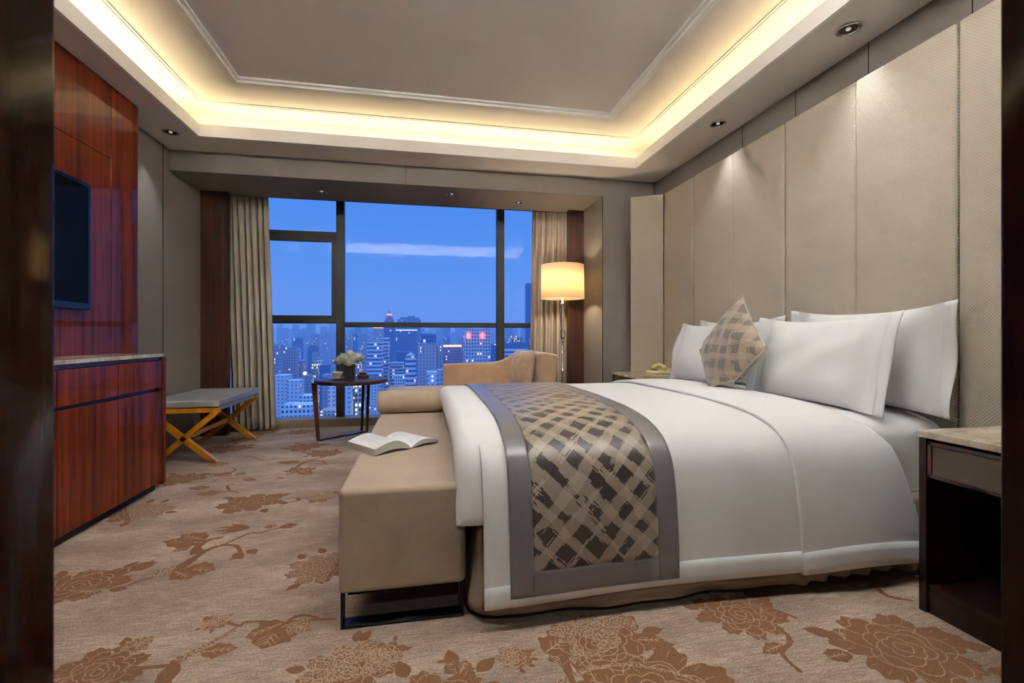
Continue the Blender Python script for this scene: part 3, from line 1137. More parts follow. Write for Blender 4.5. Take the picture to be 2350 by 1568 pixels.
def prof(s, off=0.0):
    """point on the bedding's cross section; s < 0 is the far half"""
    sg = -1 if s < 0 else 1
    q = min(abs(s), PS[-1])
    i = 0
    while i < len(PS) - 2 and PS[i + 1] < q:
        i += 1
    t = (q - PS[i]) / (PS[i + 1] - PS[i])
    p0, p1, p2, p3 = PROF[max(i - 1, 0)], PROF[i], PROF[i + 1], PROF[min(i + 2, len(PROF) - 1)]

    def cr(a, b, c, d):
        return 0.5 * (2 * b + (c - a) * t + (2 * a - 5 * b + 4 * c - d) * t * t + (3 * b - a - 3 * c + d) * t ** 3)

    def dcr(a, b, c, d):
        return 0.5 * ((c - a) + 2 * (2 * a - 5 * b + 4 * c - d) * t + 3 * (3 * b - a - 3 * c + d) * t * t)
    y, z = cr(p0[0], p1[0], p2[0], p3[0]), cr(p0[1], p1[1], p2[1], p3[1])
    dy, dz = dcr(p0[0], p1[0], p2[0], p3[0]), dcr(p0[1], p1[1], p2[1], p3[1])
    l = math.hypot(dy, dz) or 1
    y, z = y + off * dz / l, z - off * dy / l
    if sg < 0:
        y = 5.10 - y
    return y, z


SMAX = PS[-1]


def s_at_z(zz):
    for i in range(len(PROF) - 1):
        if PROF[i + 1][1] <= zz:
            t = (PROF[i][1] - zz) / (PROF[i][1] - PROF[i + 1][1])
            return PS[i] + t * (PS[i + 1] - PS[i])
    return SMAX


# duvet: soft body over the mattress, foot end tucked in, plus the two hanging sides
duv = empty('duvet', (1.0, 2.55, 0.33), 'white duvet spread over the bed with its side hanging almost to the carpet', 'duvet')
bm = MB()


def duv_body(a, b):
    # a: along X (0 foot, 1 head); b: across the cross-section down to z ~ .33 on each side
    sm = s_at_z(0.345)
    s = (b * 2 - 1) * sm
    y, z = prof(s, 0.0)
    if z < 0.60:
        k = min(1, (0.60 - z) / 0.10)
        y += (0.020 * k) * (1 if y < 2.55 else -1)
    x = 0.175 + a * (1.86 - 0.175)
    z += 0.004 * mnoise.noise(Vector((x * 2.2, y * 1.5, 0)))
    return (x, y, z)


NB = 72
# foot cap: rows from the rounded edge down the end face
rows = []
capn = 14
for r_ in range(capn + 1):
    t = r_ / capn
    row = []
    for i in range(NB + 1):
        bx = i / NB
        x, y, z = duv_body(0, bx)
        zb = 0.335
        ang = t * PI / 2
        # lower end-face height interpolates from profile height to tuck height
        if t < 0.45:
            u_ = t / 0.45
            dx = -0.055 * math.sin(u_ * PI / 2)
            zz = z - 0.060 * (1 - math.cos(u_ * PI / 2))
            zz = max(zz, zb) if z > zb + 0.02 else z
            yy = y + (0.03 * (1 - math.cos(u_ * PI / 2))) * (1 if y < 2.55 else -1) * (1 if abs(y - 2.55) > 0.75 else 0)
        else:
            u_ = (t - 0.45) / 0.55
            z1 = z - 0.060
            z1 = max(z1, zb) if z > zb + 0.02 else z
            zz = z1 + (zb - z1) * u_
            bulge = math.sin(u_ * PI) * 0.012
            dx = -0.055 * max(0.0, 1 - u_ / 0.42) ** 0.8 - 0.010 - bulge * 0.2
            yy = y + 0.03 * (1 if y < 2.55 else -1) * (1 if abs(y - 2.55) > 0.75 else 0)
        row.append((x + dx, yy, zz))
    rows.append(row)
rows.reverse()
for k in range(1, 41):
    rows.append([duv_body(k / 40, i / NB) for i in range(NB + 1)])
vs = [p for rw in rows for p in rw]
nr = len(rows)
fs = [(j * (NB + 1) + i, j * (NB + 1) + i + 1, (j + 1) * (NB + 1) + i + 1, (j + 1) * (NB + 1) + i) for j in range(nr - 1) for i in range(NB)]
bm.add(vs, fs, 0, True)
# the sides hanging down
for sg in (1, -1):
    def side(a, b):
        s0 = s_at_z(0.615)
        x = 0.205 + a * (1.86 - 0.205)
        zh = 0.078 + 0.024 * math.sin(min(1, a / 0.75) * PI / 2) - 0.010 * a
        s1 = s_at_z(zh)
        s = s0 + (s1 - s0) * b
        y, z = prof(sg * s, -0.004 + 0.006 * min(1, b * 5))
        out = 0.010 * b * math.sin(x * 5.0 + 0.6)
        if a < 0.06:
            e_ = (1 - a / 0.06)
            out += 0.016 * e_ * (1 - b) * 0.5 * (1 if b > 0.04 else 0)
        y += -sg * out
        return (x, y, z)
    q = bm
    q.grid(60, 34, side)
duv_o = bm.build('cover', M['white'], duv)
solid(duv_o, 0.006, 0)
# stitched hem along the hanging side
for sg in (1, -1):
    def hem(a, b):
        x = 0.2055 + a * (1.86 - 0.206)
        zh = 0.078 + 0.024 * math.sin(min(1, a / 0.75) * PI / 2) - 0.010 * a
        zz = zh + 0.075 * (1 - b)
        s = s_at_z(zz)
        y, z = prof(sg * s, 0.0062)
        y += -sg * 0.010 * 0.9 * math.sin(x * 5.0 + 0.6)
        return (x, y, z)
    solid(MB().grid(60, 3, hem).build('hem', M['white'], duv), 0.003)


# turned-back end of the duvet near the pillows
def fold(a, b):
    zh = 0.080 + 0.022 * math.sin(a * PI)
    sm = s_at_z(zh)
    s = (b * 2 - 1) * sm
    y, z = prof(s, 0.0125)
    dn = max(0.0, 0.66 - z)
    xl = 1.435
    xr = 1.84 + 0.155 * min(1, dn / 0.12) * 0.35 + dn * 0.235
    x = xl + a * (xr - xl)
    if s > 0:
        y -= 0.016 * math.sin(a * PI * 1.1) * min(1, dn * 2.4) + 0.020 * a * dn
    else:
        y += 0.012 * math.sin(a * PI * 1.3) * min(1, dn * 3)
    z += 0.006 * math.sin(a * PI) * (1 if z > 0.6 else 0)
    return (x, y, z)


fo = MB().grid(30, 150, fold).build('turned_back_end', M['white'], duv)
solid(fo, 0.014, 0)
bev(fo, 0.004, 2)


def fhem(a, b):
    x, y, z = fold(a, 1)
    bb = 1 - 0.029 * (1 - b)
    x, y, z = fold(a, bb)
    return (x, y - 0.0080, z)


solid(MB().grid(24, 3, fhem).build('hem', M['white'], duv), 0.003)

# runner
run = empty('bed_runner', (0.6, 2.55, 0.67), 'bed runner with brown diamond brocade and mauve satin border across the foot of the bed', 'bed runner')


def runner_fn(x0, x1, sa, sb, off):
    def fn(a, b):
        x = x0 + (x1 - x0) * a
        s = sa + (sb - sa) * b
        y, z = prof(s, off)
        y += -(1 if s > 0 else -1) * 0.010 * min(1, max(0, 0.615 - z) / 0.5) * math.sin(x * 5.0 + 0.6)
        z += 0.0012 * mnoise.noise(Vector((x * 9, y * 7, 2)))
        return (x, y, z)

    def uv(a, b):
        return (x0 + (x1 - x0) * a, sa + (sb - sa) * b)
    return fn, uv


RS = s_at_z(0.118)
RI = s_at_z(0.192)
fn, uv = runner_fn(0.375, 0.845, -RI, RI, 0.0135)
solid(MB().grid(30, 170, fn, 0, uv).build('brocade_field', M['brocade'], run), 0.003)
for q_, (x0, x1, sa, sb) in enumerate(((0.293, 0.375, -RS, RS), (0.845, 0.925, -RS, RS), (0.375, 0.845, RI, RS), (0.375, 0.845, -RS, -RI))):
    fn, uv = runner_fn(x0, x1, sa, sb, 0.0132)
    solid(MB().grid(8, 170 if q_ < 2 else 8, fn, 0, uv).build('satin_border', M['satin'], run), 0.003)


# ---- pillows
def pillow(name, cx, cy_, cz, w, h, t, tilt, yaw, label, matl, group, seed, flange=0.055, ear=0.016, parts=True):
    """standing pillow: width along Y, height along Z, leaning towards +X"""
    R = Matrix.Rotation(yaw, 4, 'Z') @ Matrix.Rotation(tilt, 4, 'Y')
    C = Vector((cx, cy_, cz))
    root = empty(name, (cx, cy_, cz - h / 2), label, 'pillow', group)
    n1, n2 = 44, 30

    def outline(u, v):
        # u, v in [-1, 1]; edges sag inwards between the corners
        y = u * w / 2 * (1 - 0.030 * (1 - v * v))
        z = v * h / 2 * (1 - 0.075 * (1 - u * u)) + (ear * (abs(u) ** 3) * (1 if v > 0 else 0) * abs(v))
        return y, z

    def surf(sgn):
        def fn(a, b):
            u, v = (a * 2 - 1), (b * 2 - 1)
            y, z = outline(u, v)
            au, av = min(1, abs(u) / (1 - flange / w * 2)), min(1, abs(v))
            th = t / 2 * max(0, (1 - au ** 3.2)) ** 0.75 * max(0, (1 - av ** 3.0)) ** 0.6
            # slumped: fuller towards the bottom
            th *= 1 + 0.25 * (-v)
            wr = mnoise.noise(Vector((u * 1.6 + seed, v * 1.4, sgn))) * 0.014
            fold_ = 0.006 * math.sin(7 * (u + 0.8 * v) + seed) * (1 - (1 - min(1, th / (t / 2))) ** 2)
            x = -sgn * (th + (wr + fold_) * min(1, th / 0.03)) - sgn * 0.002
            x += 0.012 * math.sin(3.0 * v + seed) * (abs(u) ** 4)
            p = C + (R @ Vector((x, y, z)))
            return p[:]
        return fn
    m = MB()
    m.grid(n1, n2, surf(1))
    m.grid(n1, n2, surf(-1))
    o = m.build('pillowcase', matl, root)
    if flange and parts:
        for sg in (-1, 1):
            def fl(a, b):
                u = sg * (1.0 - (1 - a) * 0.02 + a * 0.055 * 0.0 + a * flange / w * 1.2)
                v = b * 2 - 1
                y, z = outline(sg, v)
                y = sg * w / 2 * (1 - 0.030 * (1 - v * v)) + sg * a * flange
                x = 0.012 * math.sin(3.0 * v + seed) + 0.010 * a * math.sin(4 * v + seed * 2)
                z *= 1 + 0.03 * a
                return (C + (R @ Vector((x, y, z))))[:]
            solid(MB().grid(3, 26, fl).build('flange', matl, root), 0.004)
    return root


gp = 'white pillows against the wall panels'
TL = math.radians(12)
pillow('pillow', 2.240, 2.035, 0.888, 0.80, 0.485, 0.15, math.radians(4), 0.0, 'white pillow leaning on the wall panel, partly hidden, nearest to the near nightstand', M['white'], gp, 1.0)
pillow('pillow', 2.235, 3.00, 0.870, 0.78, 0.47, 0.15, math.radians(5), 0.02, 'white pillow mostly hidden behind the patterned cushion and the front far pillow', M['white'], gp, 2.3)
pillow('pillow', 2.045, 2.135, 0.866, 0.76, 0.465, 0.19, math.radians(15), 0.03, 'large white pillow in front, right of the patterned cushion', M['white'], gp, 3.7)
pillow('pillow', 2.04, 3.10, 0.868, 0.72, 0.45, 0.19, math.radians(14), -0.02, 'white pillow in front at the window side, left of the patterned cushion', M['white'], gp, 5.1)


# ---- square cushion standing on its corner
def square_cushion(name, C, side, t, R, matl, label, piping, seed, squash=0.0, pcat='cushion'):
    root = empty(name, (C[0], C[1], C[2] - side * 0.6), label, pcat)
    n = 40

    def shape(u, v, x):
        k = 1 - 0.07 * (1 - v * v) * abs(u) ** 2
        k2 = 1 - 0.07 * (1 - u * u) * abs(v) ** 2
        return Vector((x, u * side / 2 * k, v * side / 2 * k2))

    def surf(sgn):
        def fn(a, b):
            u, v = a * 2 - 1, b * 2 - 1
            th = t / 2 * max(0, 1 - abs(u) ** 2.6) ** 0.7 * max(0, 1 - abs(v) ** 2.6) ** 0.7
            wr = 0.010 * mnoise.noise(Vector((u * 3 + seed, v * 3, 1))) + 0.005 * abs(mnoise.noise(Vector((u * 7 + seed, v * 7, 5))))
            p = R @ shape(u, v, -sgn * (th + wr * min(1, th / 0.02)))
            if squash and p.z < -squash:
                over = (-squash - p.z)
                p.z = -squash - over * 0.35
                p.x += -0.3 * over
            return (Vector(C) + p)[:]
        return fn
    m = MB()
    m.grid(n, n, surf(1), 0, lambda a, b: (a * side + 0.1, b * side + 0.3))
    m.grid(n, n, surf(-1), 0, lambda a, b: (a * side, b * side))
    m.build('cover', matl, root)
    if piping:
        pts = []
        for (u0, v0, u1, v1) in ((-1, -1, 1, -1), (1, -1, 1, 1), (1, 1, -1, 1), (-1, 1, -1, -1)):
            for i in range(20):
                t_ = i / 20
                u, v = u0 + (u1 - u0) * t_, v0 + (v1 - v0) * t_
                p = R @ shape(u, v, 0)
                if squash and p.z < -squash:
                    over = (-squash - p.z)
                    p.z = -squash - over * 0.35
                    p.x += -0.3 * over
                pts.append(Vector(C) + p)
        tube(pts, 0.004, 8, True).build('piping', piping, root)
    return root


def tube(pts, r, n=8, closed=False, mb=None):
    mb = mb or MB()
    k = len(pts)
    vs, fs = [], []
    for i, p in enumerate(pts):
        p = Vector(p)
        nx = Vector(pts[(i + 1) % k]) if (closed or i < k - 1) else p
        pv = Vector(pts[i - 1]) if (closed or i > 0) else p
        d = (nx - pv).normalized()
        a = d.cross(Vector((0.31, 0.17, 0.93))).normalized()
        b = d.cross(a).normalized()
        rr = r(i / (k - 1)) if callable(r) else r
        for j in range(n):
            t = 2 * PI * j / n
            vs.append(p + a * math.cos(t) * rr + b * math.sin(t) * rr)
    for i in range(k if closed else k - 1):
        i2 = (i + 1) % k
        for j in range(n):
            j2 = (j + 1) % n
            fs.append((i * n + j, i * n + j2, i2 * n + j2, i2 * n + j))
    if not closed:
        fs.append(tuple(range(n))[::-1])
        fs.append(tuple((k - 1) * n + j for j in range(n)))
    mb.add(vs, fs, 0, True)
    return mb


Rc = Matrix.Rotation(math.radians(-6), 3, 'Z') @ Matrix.Rotation(math.radians(16), 3, 'Y') @ Matrix.Rotation(math.radians(42), 3, 'X')
square_cushion('cushion', (1.835, 2.52, 0.915), 0.50, 0.19, Rc, M['brocade_pillow'], 'square brown and beige brocade cushion standing on its corner before the white pillows', M['brocade_pillow'], 1.7, squash=0.17)


# ================================================================== BENCH with bolster and book
be = empty('bench', (-0.06, 2.5, 0), 'long tan velvet bench on a dark metal frame at the foot of the bed', 'bench')
q = MB().rbox(-0.278, 0.152, 1.642, 3.36, 0.122, 0.478, 0.022, 5)
wn_mod(q.build('upholstery', M['velvet'], be))
for y in (1.655, 3.29):
    lg = MB()
    lg.box(-0.272, -0.264, y, y + 0.055, 0.0, 0.124)
    lg.box(0.138, 0.146, y, y + 0.055, 0.0, 0.124)
    lg.box(-0.264, 0.138, y, y + 0.055, 0.0, 0.010)
    bev(lg.build('leg_frame', M['dark_metal'], be), 0.002)
MB().box(-0.25, 0.125, 1.67, 3.33, 0.108, 0.124).build('underside', M['black'], be)


def bolster_mb(cx, cy_, cz, r, L):
    m = MB()
    n = 40
    prof_ = [(-L / 2, 0.001), (-L / 2 - 0.004, r * 0.5), (-L / 2, r * 0.86), (-L / 2 + 0.012, r * 0.97), (-L / 2 + 0.035, r), (-L / 4, r * 1.02), (0, r * 1.02), (L / 4, r * 1.02),
             (L / 2 - 0.035, r), (L / 2 - 0.012, r * 0.97), (L / 2, r * 0.86), (L / 2 + 0.004, r * 0.5), (L / 2, 0.001)]
    vs, fs = [], []
    for x, rr in prof_:
        for k in range(n):
            a = 2 * PI * k / n
            vs.append((cx + x, cy_ + rr * math.cos(a), cz + rr * math.sin(a) * 0.97))
    for i in range(len(prof_) - 1):
        for k in range(n):
            k2 = (k + 1) % n
            fs.append((i * n + k, (i + 1) * n + k, (i + 1) * n + k2, i * n + k2))
    m.add(vs, fs, 0, True)
    return m


bo = bolster_mb(-0.075, 3.235, 0.478 + 0.076, 0.077, 0.43).build('bolster', M['velvet'])
tag(bo, 'tan velvet bolster lying across the far end of the bench', 'bolster')

# book
bk = empty('book', (-0.12, 2.26, 0.478), 'open book with white pages lying face up on the tan bench', 'book')
sp0 = Vector((-0.050, 2.185, 0.478))
ds = Vector((-0.60, 0.80, 0)).normalized()
dp = Vector((-0.80, -0.60, 0)).normalized()      # towards the left page fore-edge
LB = 0.235


def page_block(sgn, W, T, name):
    def hz(t):
        base = 0.010 * 0 + 0.0
        return base

    def top(a, b):
        t = a
        arch = T * (math.sin(min(1, t * 1.9) * PI / 2) ** 0.8) * (1 - 0.25 * t) + 0.018 * math.sin(PI * t) + 0.004
        p = sp0 + ds * (b * LB) + dp * (sgn * t * W)
        return (p.x, p.y, 0.479 + arch)

    def botm(a, b):
        t = a
        arch = 0.015 * math.sin(PI * min(1, t * 1.0)) * (1 if sgn > 0 else 0.8)
        p = sp0 + ds * (b * LB) + dp * (sgn * t * W)
        return (p.x, p.y, 0.4795 + arch * (0.9 if t < 0.98 else 0.0))
    m = MB()
    N1 = 24
    m.grid(N1, 4, top)
    m.grid(N1, 4, botm)
    for bb in (0, 1):
        vs = [top(i / N1, bb) for i in range(N1 + 1)] + [botm(i / N1, bb) for i in range(N1 + 1)]
        m.add(vs, [(i, i + 1, N1 + 2 + i, N1 + 1 + i) for i in range(N1)], 1)
    vs = [top(1, j / 4) for j in range(5)] + [botm(1, j / 4) for j in range(5)]
    m.add(vs, [(i, i + 1, 6 + i, 5 + i) for i in range(4)], 1)
    o = m.build(name, [M['page'], M['page_edge']], bk)
    # printed lines
    pr = MB()
    for k in range(16):
        u0 = 0.14
        b0 = 0.1 + 0.05 * k
        if sgn < 0 and 4 < k < 9:
            continue
        pts = [top(u0 + (0.84 - u0) * i / 10, b0) for i in range(11)]
        pts2 = [top(u0 + (0.84 - u0) * i / 10, b0 + 0.008) for i in range(11)]
        pr.add([(p[0], p[1], p[2] + 0.0006) for p in pts + pts2], [(i, i + 1, 12 + i, 11 + i) for i in range(10)])
    pr.build('print', plain('grey_print', (0.52, 0.52, 0.53, 1), 0.8), bk)


page_block(1, 0.185, 0.034, 'page_block')
page_block(-1, 0.160, 0.012, 'page_block')

# ================================================================== STOOL
st = empty('stool', (-1.84, 4.48, 0), 'grey leather stool on crossed orange wooden legs beside the cabinet', 'stool')
q = MB().rbox(-2.10, -1.565, 4.02, 4.945, 0.435, 0.492, 0.014, 4)
wn_mod(q.build('seat', M['leather'], st))
q = MB()
q.box(-2.085, -1.585, 4.04, 4.925, 0.405, 0.437)
q.build('seat_rail', M['leather'], st)
for y in (4.035, 4.885):
    fmm = MB().box(-2.09, -1.575, y, y + 0.045, 0.392, 0.432)
    bev(fmm.build('cross_rail', M['orange_wood'], st), 0.002)
    for a_, b_ in (((-1.60, 0.395), (-2.05, 0.0)), ((-2.065, 0.395), (-1.615, 0.0))):
        lg = MB()
        w_ = 0.044
        for (x0, z0, x1, z1) in ((a_[0], a_[1], b_[0], b_[1]),):
            vs = []
            for yy in (y, y + 0.045):
                vs += [(x0 - w_ / 1.4, yy, z0), (x0 + w_ / 1.4, yy, z0), (x1 + w_ / 1.4, yy, z1), (x1 - w_ / 1.4, yy, z1)]
            lg.add(vs, [(0, 1, 2, 3), (7, 6, 5, 4), (0, 4, 5, 1), (1, 5, 6, 2), (2, 6, 7, 3), (3, 7, 4, 0)])
        bev(lg.build('leg', M['orange_wood'], st), 0.002)
q = MB().bar((-1.83, 4.06, 0.197), (-1.83, 4.90, 0.197), 0.03, 0.036)
bev(q.build('stretcher', M['orange_wood'], st), 0.002)

# ================================================================== ROUND TABLE and what stands on it
tb = empty('side_table', (-0.68, 4.76, 0), 'small round dark wood table on flat metal legs by the window', 'table')
TX, TYc, TZ = -0.675, 4.765, 0.578
q = MB().lathe(TX, TYc, [(0.33, TZ - 0.038), (0.342, TZ - 0.034), (0.347, TZ - 0.012), (0.343, TZ - 0.002), (0.335, TZ)], 64)
q.build('tabletop', M['wood_table'], tb)
legs = [(-0.962, 4.655, -1.01, 4.70), (-0.615, 5.03, -0.60, 5.055), (-0.560, 5.02, -0.548, 5.05)]
for i, (fx, fy, tx, ty) in enumerate(legs):
    q = MB().bar((fx, fy, 0.0), (tx, ty, TZ - 0.03), 0.032 if i == 0 else 0.024, 0.012, (0.2, 1, 0), w2=0.05 if i == 0 else 0.03)
    bev(q.build('leg', M['bronze'] if i else M['wood_pil'], tb), 0.001)
for p0, p1 in (((-0.955, 4.66, 0.008), (-0.615, 5.025, 0.008)), ((-0.615, 5.025, 0.008), (-0.56, 5.018, 0.008)), ((-0.955, 4.66, 0.008), (-0.56, 5.018, 0.008))):
    MB().bar(p0, p1, 0.03, 0.014).build('floor_bar', M['wood_pil'], tb)

# vase with white flowers
vx, vy = -0.705, 4.845
va = empty('vase', (vx, vy, TZ), 'dark square glass vase holding white roses on the round table', 'vase')
q = MB().rbox(vx - 0.052, vx + 0.052, vy - 0.052, vy + 0.052, TZ + 0.001, TZ + 0.135, 0.008)
wn_mod(q.build('container', M['vase'], va))
R = random.Random(11)


def rose(cx, cy_, cz, r, seed):
    m = MB()
    Rr = random.Random(seed)
    for ring_, (k, rad, hh) in enumerate(((7, 1.0, 0.75), (6, 0.75, 0.95), (5, 0.48, 1.08), (3, 0.22, 1.12))):
        for j in range(k):
            a0 = 2 * PI * j / k + ring_ * 0.5 + Rr.uniform(-0.15, 0.15)
            wd_ = 2 * PI / k * 0.72

            def fn(a, b):
                t = a0 + (a - 0.5) * wd_ * 1.5
                rr = r * rad * (0.25 + 0.85 * math.sin(b * PI / 2)) * (1 + 0.12 * (b ** 3) * math.cos((a - 0.5) * PI * 2))
                z = r * (-0.6 + (hh + 0.35) * b) - r * 0.25 * b ** 4 * (1 if ring_ < 2 else 0)
                z -= r * 0.35 * (2 * abs(a - 0.5)) ** 3 * b
                return (cx + rr * math.cos(t), cy_ + rr * math.sin(t), cz + z)
            m.grid(5, 5, fn)
    return m


spots_ = [(0, 0, 0.235), (-0.065, -0.02, 0.205), (0.07, -0.01, 0.205), (-0.03, -0.06, 0.19), (0.04, -0.06, 0.185), (0.015, 0.06, 0.215), (-0.07, 0.045, 0.19), (0.085, 0.05, 0.19), (-0.105, -0.03, 0.165), (0.0, -0.085, 0.155)]
for i, (dx, dy, dz) in enumerate(spots_):
    f_ = rose(vx + dx, vy + dy, TZ + dz, 0.046 + 0.008 * R.random(), i)
    f_ = f_.build('rose', M['petal'])
    tag(f_, 'white rose in the dense bunch standing in the dark vase', 'flower', 'white roses in the vase')
lf = MB()
for i in range(26):
    a = R.uniform(0, 2 * PI)
    rr = R.uniform(0.04, 0.12)
    z = TZ + R.uniform(0.125, 0.19)
    p = Vector((vx + rr * math.cos(a), vy + rr * math.sin(a), z))
    d = Vector((math.cos(a), math.sin(a), R.uniform(-0.5, 0.6))).normalized() * R.uniform(0.03, 0.05)
    sd = Vector((-math.sin(a), math.cos(a), 0.3)) * 0.011
    lf.add([p, p + d * 0.5 + sd, p + d, p + d * 0.5 - sd], [(0, 1, 2, 3)])
for i, (dx, dy, dz) in enumerate(spots_):
    tube([(vx + dx * 0.3, vy + dy * 0.3, TZ + 0.02), (vx + dx * 0.5, vy + dy * 0.5, TZ + 0.11), (vx + dx, vy + dy, TZ + dz - 0.02)], 0.003, 6, mb=lf)
lf.build('foliage', M['leaf'], va)

# cup and saucer
cx_, cy2 = -0.80, 4.70
sau = MB().lathe(cx_, cy2, [(0.02, TZ + 0.001), (0.035, TZ + 0.003), (0.078, TZ + 0.014), (0.080, TZ + 0.016), (0.036, TZ + 0.007), (0.001, TZ + 0.006)], 36)
tag(sau.build('saucer', M['porcelain']), 'white saucer under the teacup on the round table', 'saucer')
cup = empty('teacup', (cx_, cy2, TZ + 0.008), 'white porcelain teacup on a saucer beside the flower vase', 'cup')
zz = TZ + 0.008
MB().lathe(cx_, cy2, [(0.022, zz), (0.024, zz + 0.006), (0.022, zz + 0.010), (0.034, zz + 0.022), (0.047, zz + 0.045), (0.053, zz + 0.066), (0.050, zz + 0.066), (0.044, zz + 0.045), (0.030, zz + 0.022), (0.001, zz + 0.014)], 36, cap=False).build('bowl', M['porcelain'], cup)
tube([(cx_ - 0.045, cy2, zz + 0.055), (cx_ - 0.066, cy2, zz + 0.056), (cx_ - 0.074, cy2, zz + 0.042), (cx_ - 0.064, cy2, zz + 0.028), (cx_ - 0.038, cy2, zz + 0.024)], 0.0035, 8).build('handle', M['porcelain'], cup)
# little box with a red lid
bx = empty('small_box', (-0.575, 4.80, TZ), 'small dark round box with a red lid right of the vase', 'box')
MB().lathe(-0.575, 4.80, [(0.045, TZ + 0.001), (0.058, TZ + 0.010), (0.056, TZ + 0.030), (0.042, TZ + 0.038)], 32).build('dish', M['box_base'], bx)
wn_mod(MB().rbox(-0.607, -0.543, 4.768, 4.832, TZ + 0.036, TZ + 0.058, 0.006).build('lid', M['box_red'], bx))

# ================================================================== CHAISE LONGUE by the window
ch = empty('chaise_longue', (0.4, 4.65, 0), 'caramel velvet chaise longue with one curved arm standing before the window', 'sofa')
q = MB().rbox(-0.36, 1.30, 4.36, 5.18, 0.10, 0.34, 0.03, 4)
wn_mod(q.build('base', M['velvet_sofa'], ch))
q = MB().rbox(-0.37, 1.13, 4.35, 5.17, 0.335, 0.455, 0.035, 5)
wn_mod(q.build('seat_cushion', M['velvet_sofa'], ch))
# back rest along the window, outline with depth
pb = [(0.228, 0.40), (0.228, 0.690), (0.43, 0.697), (0.62, 0.698), (0.73, 0.701), (0.80, 0.708), (0.86, 0.719), (0.91, 0.737), (0.955, 0.762), (0.995, 0.790), (1.04, 0.812), (1.09, 0.826), (1.20, 0.830), (1.30, 0.826), (1.30, 0.40)]
am = MB()
n_ = len(pb)
vs = []
for yy in (5.07, 5.18):
    vs += [(x, yy, z) for x, z in pb]
am.add(vs, [tuple(range(n_)), tuple(range(n_, 2 * n_))[::-1]] + [(i, i + n_, (i + 1) % n_ + n_, (i + 1) % n_) for i in range(n_)])
bev(am.build('back_rest', M['velvet_sofa'], ch), 0.016, 4)
q = MB()
vs = []
for yy, dx in ((4.40, 0.0), (5.12, 0.0)):
    vs += [(1.13, yy, 0.34), (1.12, yy, 0.826), (1.20, yy, 0.834), (1.31, yy, 0.812), (1.325, yy, 0.78), (1.30, yy, 0.34)]
q.add(vs, [(0, 1, 2, 3, 4, 5), (11, 10, 9, 8, 7, 6)] + [(i, i + 6, (i + 1) % 6 + 6, (i + 1) % 6) for i in range(6)])
bev(q.build('head_rest', M['velvet_sofa'], ch), 0.022, 4)
for x, y in ((-0.30, 4.42), (1.22, 4.42), (-0.30, 5.10), (1.22, 5.10)):
    MB().lathe(x, y, [(0.016, 0), (0.024, 0.10)], 16).build('leg', M['wood_dark'], ch)
Rs = Matrix.Rotation(math.radians(18), 3, 'Z') @ Matrix.Rotation(math.radians(9), 3, 'Y')
square_cushion('cushion', (1.010, 4.66, 0.655), 0.41, 0.15, Rs, M['velvet_sofa'], 'caramel velvet cushion leaning against the head end of the chaise longue', None, 4.2)

# ================================================================== FLOOR LAMP
lx, ly = 1.480, 4.78
lp = empty('floor_lamp', (lx, ly, 0), 'floor lamp with lit cream drum shade and crystal stem in front of the right curtain', 'floor lamp')
MB().lathe(lx, ly, [(0.14, 0.001), (0.145, 0.012), (0.13, 0.022), (0.03, 0.032), (0.016, 0.06)], 40).build('base', M['chrome'], lp)
MB().lathe(lx, ly, [(0.011, 0.05), (0.011, 0.60), (0.018, 0.61), (0.018, 0.63), (0.011, 0.64), (0.011, 0.95)], 24).build('pole', M['chrome'], lp)
cr = MB().lathe(lx, ly, [(0.015, 0.955), (0.030, 0.99), (0.030, 1.03), (0.020, 1.07), (0.026, 1.12), (0.034, 1.20), (0.026, 1.28), (0.016, 1.33)], 10, smooth=False)
cr.build('crystal_stem', M['crystal'], lp)
MB().lathe(lx, ly, [(0.022, 0.935), (0.026, 0.945), (0.022, 0.957)], 24).build('collar', M['chrome'], lp)
MB().lathe(lx, ly, [(0.020, 1.33), (0.024, 1.345), (0.012, 1.36), (0.008, 1.62)], 24).build('lamp_holder', M['chrome'], lp)
SZ0, SZ1, SR = 1.395, 1.755, 0.232
sh = MB()
n_ = 64
vs, fs = [], []
for r0, z in ((SR, SZ0), (SR - 0.006, SZ1)):
    for k in range(n_):
        a = 2 * PI * k / n_
        vs.append((lx + r0 * math.cos(a), ly + r0 * math.sin(a), z))
fs = [(k, (k + 1) % n_, n_ + (k + 1) % n_, n_ + k) for k in range(n_)]
sh.add(vs, fs, 0, True)
solid(sh.build('lamp_shade', M['shade'], lp), 0.002)
sp = MB()
for k in range(3):
    a = 2 * PI * k / 3
    sp.bar((lx, ly, 1.62), (lx + (SR - 0.008) * math.cos(a), ly + (SR - 0.008) * math.sin(a), 1.74), 0.003, 0.003)
sp.build('shade_spider', M['chrome'], lp)
pd = bpy.data.lights.new('lamp_light', 'POINT')
pd.energy = 16
pd.color = (1.0, 0.83, 0.60)
pd.shadow_soft_size = 0.045
po = bpy.data.objects.new('lamp_light', pd)
po.location = (lx, ly, 1.55)
col.objects.link(po)


